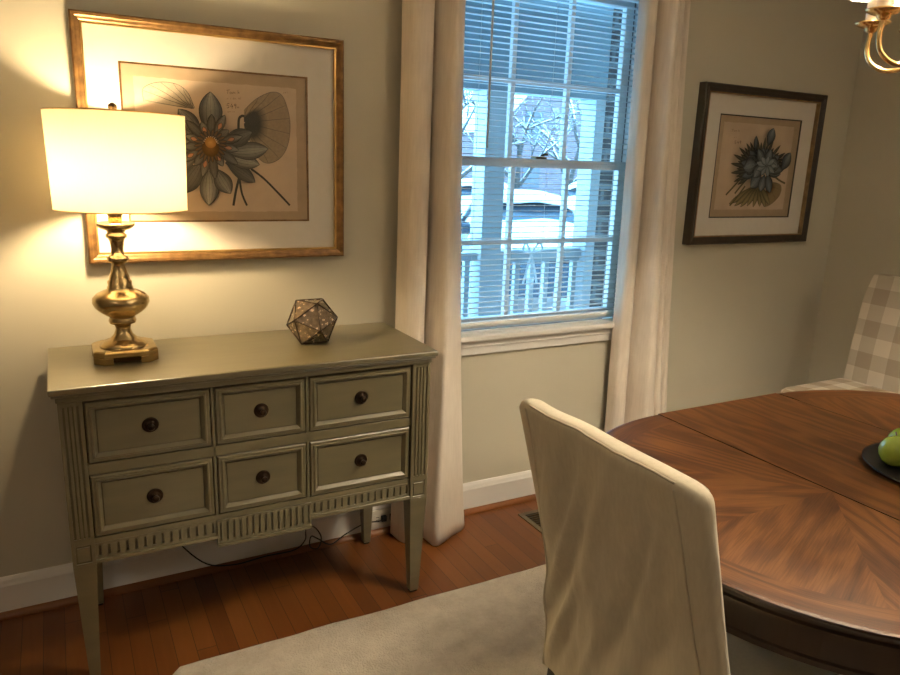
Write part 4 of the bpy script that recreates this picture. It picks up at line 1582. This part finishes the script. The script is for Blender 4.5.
fill_lamp(-1.2, -2.3, 1.0, 'round fill lamp added to the ceiling over the left side of the room behind the camera')
fill_lamp(2.45, -3.7, 1.75, 'large round fill lamp added to the ceiling over the right rear of the room behind the camera')

# ================================================================== OUTSIDE
GZ = -.55
struct(MB().box(-30, 60, 1.9, 90, GZ - .1, GZ).build('snowy_ground', M['snow']))
struct(MB().box(-2, 6.0, .265, 1.9, -.35, -.08).build('porch_floor', M['porch_floor']))
struct(MB().box(-2, 6.0, .265, 2.0, 2.34, 2.42).build('porch_ceiling', M['porch_ceiling']))
struct(MB().box(-2, 6.0, 1.50, 1.66, 1.86, 2.34).build('porch_beam', M['porch_ceiling']))


def column(x, label):
    t = thing('porch_column', label, 'column', (x, 1.58, -.08), 'white porch columns')
    MB().box(x - .075, x + .075, 1.505, 1.655, -.08, 1.86).build('shaft', M['porch_white'], t, bevel=.004)
    b = MB().box(x - .095, x + .095, 1.485, 1.675, -.08, .06)
    b.build('plinth', M['porch_white'], t, bevel=.004)
    MB().box(x - .09, x + .09, 1.49, 1.67, 1.80, 1.86).build('capital', M['porch_white'], t, bevel=.004)


column(2.27, 'square white porch column seen through the left panes of the window')
column(3.10, 'square white porch column seen through the right panes of the window')
rl = thing('porch_railing', 'white porch railing with square balusters seen through the lower window panes', 'railing', (2.68, 1.58, -.08))
MB().box(2.345, 3.025, 1.545, 1.615, .83, .875).box(2.345, 3.025, 1.56, 1.60, .80, .83).build('top_rail', M['porch_white'], rl, bevel=.004)
MB().box(2.345, 3.025, 1.56, 1.60, .05, .10).build('bottom_rail', M['porch_white'], rl)
for i in range(6):
    x = 2.40 + .118 * i
    MB().box(x - .018, x + .018, 1.562, 1.598, .10, .80).build('baluster', M['porch_white'], rl)
MB().box(2.35, 3.02, 1.55, 1.61, .875, .887).build('snow_cap', M['snow'], rl, bevel=.005)
rl2 = thing('porch_railing', 'white porch railing left of the left porch column, mostly hidden by the curtain', 'railing', (1.66, 1.58, -.08))
MB().box(1.125, 2.195, 1.545, 1.615, .83, .875).build('top_rail', M['porch_white'], rl2, bevel=.004)
MB().box(1.125, 2.195, 1.56, 1.60, .05, .10).build('bottom_rail', M['porch_white'], rl2)
for i in range(9):
    x = 1.19 + .118 * i
    MB().box(x - .018, x + .018, 1.562, 1.598, .10, .83).build('baluster', M['porch_white'], rl2)
# bow tied on the railing
bw = thing('ribbon_bow', 'white ribbon bow tied to the porch railing', 'bow', (2.60, 1.53, .83))
b = MB()
for s in (-1, 1):
    b.tube(catmull([(2.60, 1.535, .86), (2.60 + s * .05, 1.525, .93), (2.60 + s * .075, 1.52, .89), (2.60 + s * .01, 1.535, .86)], 6), .007, 8)
    b.tube(catmull([(2.60, 1.535, .86), (2.60 + s * .03, 1.528, .76), (2.60 + s * .055, 1.53, .66)], 6), .007, 8)
b.tube(catmull([(2.575, 1.53, .70), (2.60, 1.525, .64), (2.63, 1.53, .70)], 6), .007, 8)
b.build('loops', M['ribbon'], bw)
# red-leaved plant on the porch
rp = thing('potted_plant', 'red-leaved potted plant on the porch at the lower right of the window', 'plant', (2.62, .85, -.08))
MB().lathe([(-.08, .09), (.12, .12), (.13, .13), (.15, .13), (.14, .11)], (2.62, .85, 0), 20).build('pot', M['car_silver'], rp)
b = MB()
rnd = random.Random(3)
b.tube([(2.62, .85, .10), (2.62, .85, .35)], .012, 8, 1)
for k in range(46):
    an, el = rnd.uniform(0, 2 * pi), rnd.uniform(-.2, 1.1)
    c = V((2.62 + .11 * cos(an) * cos(el), .85 + .11 * sin(an) * cos(el), .40 + .16 * sin(el)))
    d = V((cos(an), sin(an), .5 * el)).normalized()
    sd = d.cross(V((0, 0, 1))).normalized()
    L, W = .085, .028
    b.add([c - d * L / 2, c + sd * W, c + d * L / 2 - V((0, 0, .015)), c - sd * W], [(0, 1, 2, 3)])
b.build('foliage', [M['red_leaf'], M['stem']], rp)


def car(x, y, yaw, body, label):
    t = thing('car', label, 'car', (x, y, GZ), 'snow-covered cars parked outside')
    T = Matrix.Translation((x, y, GZ)) @ Matrix.Rotation(yaw, 4, 'Z')

    def put(b):
        b.v = [tuple(T @ V(p)) for p in b.v]
        return b
    # side profile along +y (nose at -y), extruded across x with tumblehome
    low = [(-2.2, .35), (-2.25, .55), (-2.15, .78), (-1.1, .95), (1.5, .98), (2.1, .95), (2.2, .6), (2.15, .35)]
    b = MB()
    rows = []
    for sx in (-.86, -.90, .90, .86):
        rows.append([(sx, yy_, zz_ if abs(sx) > .88 else zz_) for yy_, zz_ in low])
    b.grid(rows, smooth=False)
    n = len(low)
    b.f += [list(range(n))[::-1], list(range(3 * n, 4 * n))]
    b.mi += [0, 0]
    b.smooth += [False, False]
    for s in (-1, 1):   # bottom
        pass
    put(b).build('body', body, t, bevel=.05)
    b = MB()
    b.hexa([(-.82, -1.05, .95), (.82, -1.05, .95), (.82, 1.7, .95), (-.82, 1.7, .95)], [(-.62, -.35, 1.42), (.62, -.35, 1.42), (.62, 1.1, 1.42), (-.62, 1.1, 1.42)])
    put(b).build('cabin_glass', M['car_glass'], t, bevel=.04)
    # snow: hood, windscreen slope, roof
    for ya, yb in ((-2.18, -.86), (-.50, 2.02)):   # bonnet and roof, a strip of windscreen left bare
        b = MB()
        rows = []
        for i in range(17):
            f = i / 16
            yy_ = ya + (yb - ya) * f
            if yy_ < -1.05:
                base = .80 + (yy_ + 2.18) / 1.13 * .15
            elif yy_ < -.35:
                base = .95 + (yy_ + 1.05) / .7 * .47
            elif yy_ < 1.1:
                base = 1.42
            else:
                base = 1.42 - (yy_ - 1.1) / .9 * .44
            row = []
            for j in range(13):
                u = -1 + 2 * j / 12
                wd = .80 - .17 * max(0, (base - .95) / .47)
                wd = .90 - .17 * max(0, (base - .95) / .47)
                row.append((u * wd, yy_, base + .12 - (.20 if base > .97 else .13) * abs(u) ** 5 + .035 * noise.noise(V((u * 2 + x, yy_ * 1.7, 1)))))
            rows.append(row)
        put(b.grid(rows)).build('snow_cover', M['snow'], t, solid=.04)
    for sx in (-1, 1):
        for yy_ in (-1.35, 1.35):
            b = MB()
            vs = []
            for d in (.70, .88):
                vs += [(sx * d, yy_ + .33 * cos(2 * pi * i / 20), .33 + .33 * sin(2 * pi * i / 20)) for i in range(20)]
            b.add(vs, [(i, (i + 1) % 20, 20 + (i + 1) % 20, 20 + i) for i in range(20)] + [tuple(range(20)), tuple(range(20, 40))])
            put(b).build('wheel', M['tyre'], t)
        put(MB().box(min(sx * .86, sx * 1.06), max(sx * .86, sx * 1.06), -.82, -.70, .98, 1.14)).build('side_mirror', body, t, bevel=.03)
        put(MB().box(sx * .62 - .14, sx * .62 + .14, -2.25, -2.16, .60, .72)).build('headlamp', M['sash'], t, bevel=.02)


car(6.15, 6.9, rad(-26), M['car_silver'], 'snow-covered grey car parked beyond the porch railing, middle of the window')
car(9.0, 13.0, rad(-30), M['car_navy'], 'snow-covered navy car parked behind the grey car, just right of the left porch column')
car(12.6, 13.2, rad(-40), M['car_navy'], 'snow-covered navy car parked behind the right porch column in front of the brick house')


def tree(x, y, h, seed, label):
    rnd = random.Random(seed)
    t = thing('bare_tree', label, 'tree', (x, y, GZ), 'bare trees across the street')
    b = MB()
    s = MB()

    def grow(p, d, L, r, lev):
        path = [p]
        for i in range(4):
            d = (d + V((rnd.uniform(-1, 1), rnd.uniform(-1, 1), rnd.uniform(-.3, .5))) * .22).normalized()
            path.append(path[-1] + d * L / 4)
        b.tube(path, [r * (1 - .15 * i) for i in range(5)], 5)
        if lev > 0:
            s.tube([q_ + V((0, 0, r * .8)) for q_ in path], [r * .45] * 5, 4)
        if lev < 4:
            for k in range(3 if lev else 5):
                q_ = path[rnd.randint(2, 4)]
                nd_ = (d * .6 + V((rnd.uniform(-1, 1), rnd.uniform(-1, 1), rnd.uniform(-.1, .7)))).normalized()
                grow(q_, nd_, L * rnd.uniform(.55, .75), r * .5, lev + 1)
    grow(V((x, y, GZ)), V((0, 0, 1)), h * .42, h * .022, 0)
    b.build('branches', M['bark'], t)
    s.build('branch_snow', M['snow'], t)


tree(12.4, 16.6, 6.2, 4, 'bare snow-dusted tree in front of the brick house, upper middle panes')
tree(14.6, 16.6, 6.2, 8, 'bare snow-dusted tree near the right porch column, before the brick house')
tree(9.6, 15.5, 6.5, 12, 'bare snow-dusted tree left of the left porch column')
hs = thing('brick_house', 'pale red brick house with a snowy roof across the street', 'house', (17, 26, GZ))
hx0, hx1, hy0, hy1 = 15.0, 21.4, 22.0, 30.0
hm, ez, az = (hx0 + hx1) / 2, 2.9, 6.2
b = MB()
b.add([(hx0, hy0, GZ), (hx1, hy0, GZ), (hx1, hy0, ez), (hm, hy0, az), (hx0, hy0, ez), (hx0, hy1, GZ), (hx1, hy1, GZ), (hx1, hy1, ez), (hm, hy1, az), (hx0, hy1, ez)],
      [(0, 1, 2, 3, 4), (9, 8, 7, 6, 5), (0, 5, 6, 1), (1, 6, 7, 2), (0, 4, 9, 5)])
b.build('wall', M['brick_far'], hs)
b = MB()
for sg in (-1, 1):
    xe = hm + sg * (hx1 - hm + .35)
    zl = ez - .35 * (az - ez) / (hx1 - hm)
    b.hexa([(xe, hy0 - .4, zl + .02), (hm, hy0 - .4, az + .02), (hm, hy1 + .4, az + .02), (xe, hy1 + .4, zl + .02)],
           [(xe, hy0 - .4, zl + .25), (hm, hy0 - .4, az + .25), (hm, hy1 + .4, az + .25), (xe, hy1 + .4, zl + .25)])
b.build('roof', M['snow'], hs)
for x in (16.6, 19.4):
    for z in (.5, 2.4):
        w = MB().box(x - .4, x + .4, hy0 - .03, hy0 + .02, z, z + 1.0).build('window', M['far_window'], hs)
bn = thing('wheelie_bin', 'small blue bin standing in the snow near the brick house', 'bin', (8.4, 17.5, GZ))
MB().box(8.15, 8.65, 17.25, 17.75, GZ, GZ + 1.9).build('bin_body', M['bin_blue'], bn, bevel=.03)
MB().box(8.13, 8.67, 17.2, 17.77, GZ + 1.9, GZ + 1.98).build('bin_lid', M['snow'], bn, bevel=.02)

# ------------------------------------------------------------------ daylight
wd = bpy.data.worlds.new('overcast_sky')
SC.world = wd
wd.use_nodes = True
nt = wd.node_tree
bg = nt.nodes['Background']
tc = nt.nodes.new('ShaderNodeTexCoord')
sp = nt.nodes.new('ShaderNodeSeparateXYZ')
nt.links.new(tc.outputs['Generated'], sp.inputs[0])
c = ramp(nt, sp.outputs[2], [(0.0, (.38, .76, 1.0)), (.5, (.20, .57, 1.0))])
nt.links.new(c, bg.inputs[0])
bg.inputs[1].default_value = 6.6
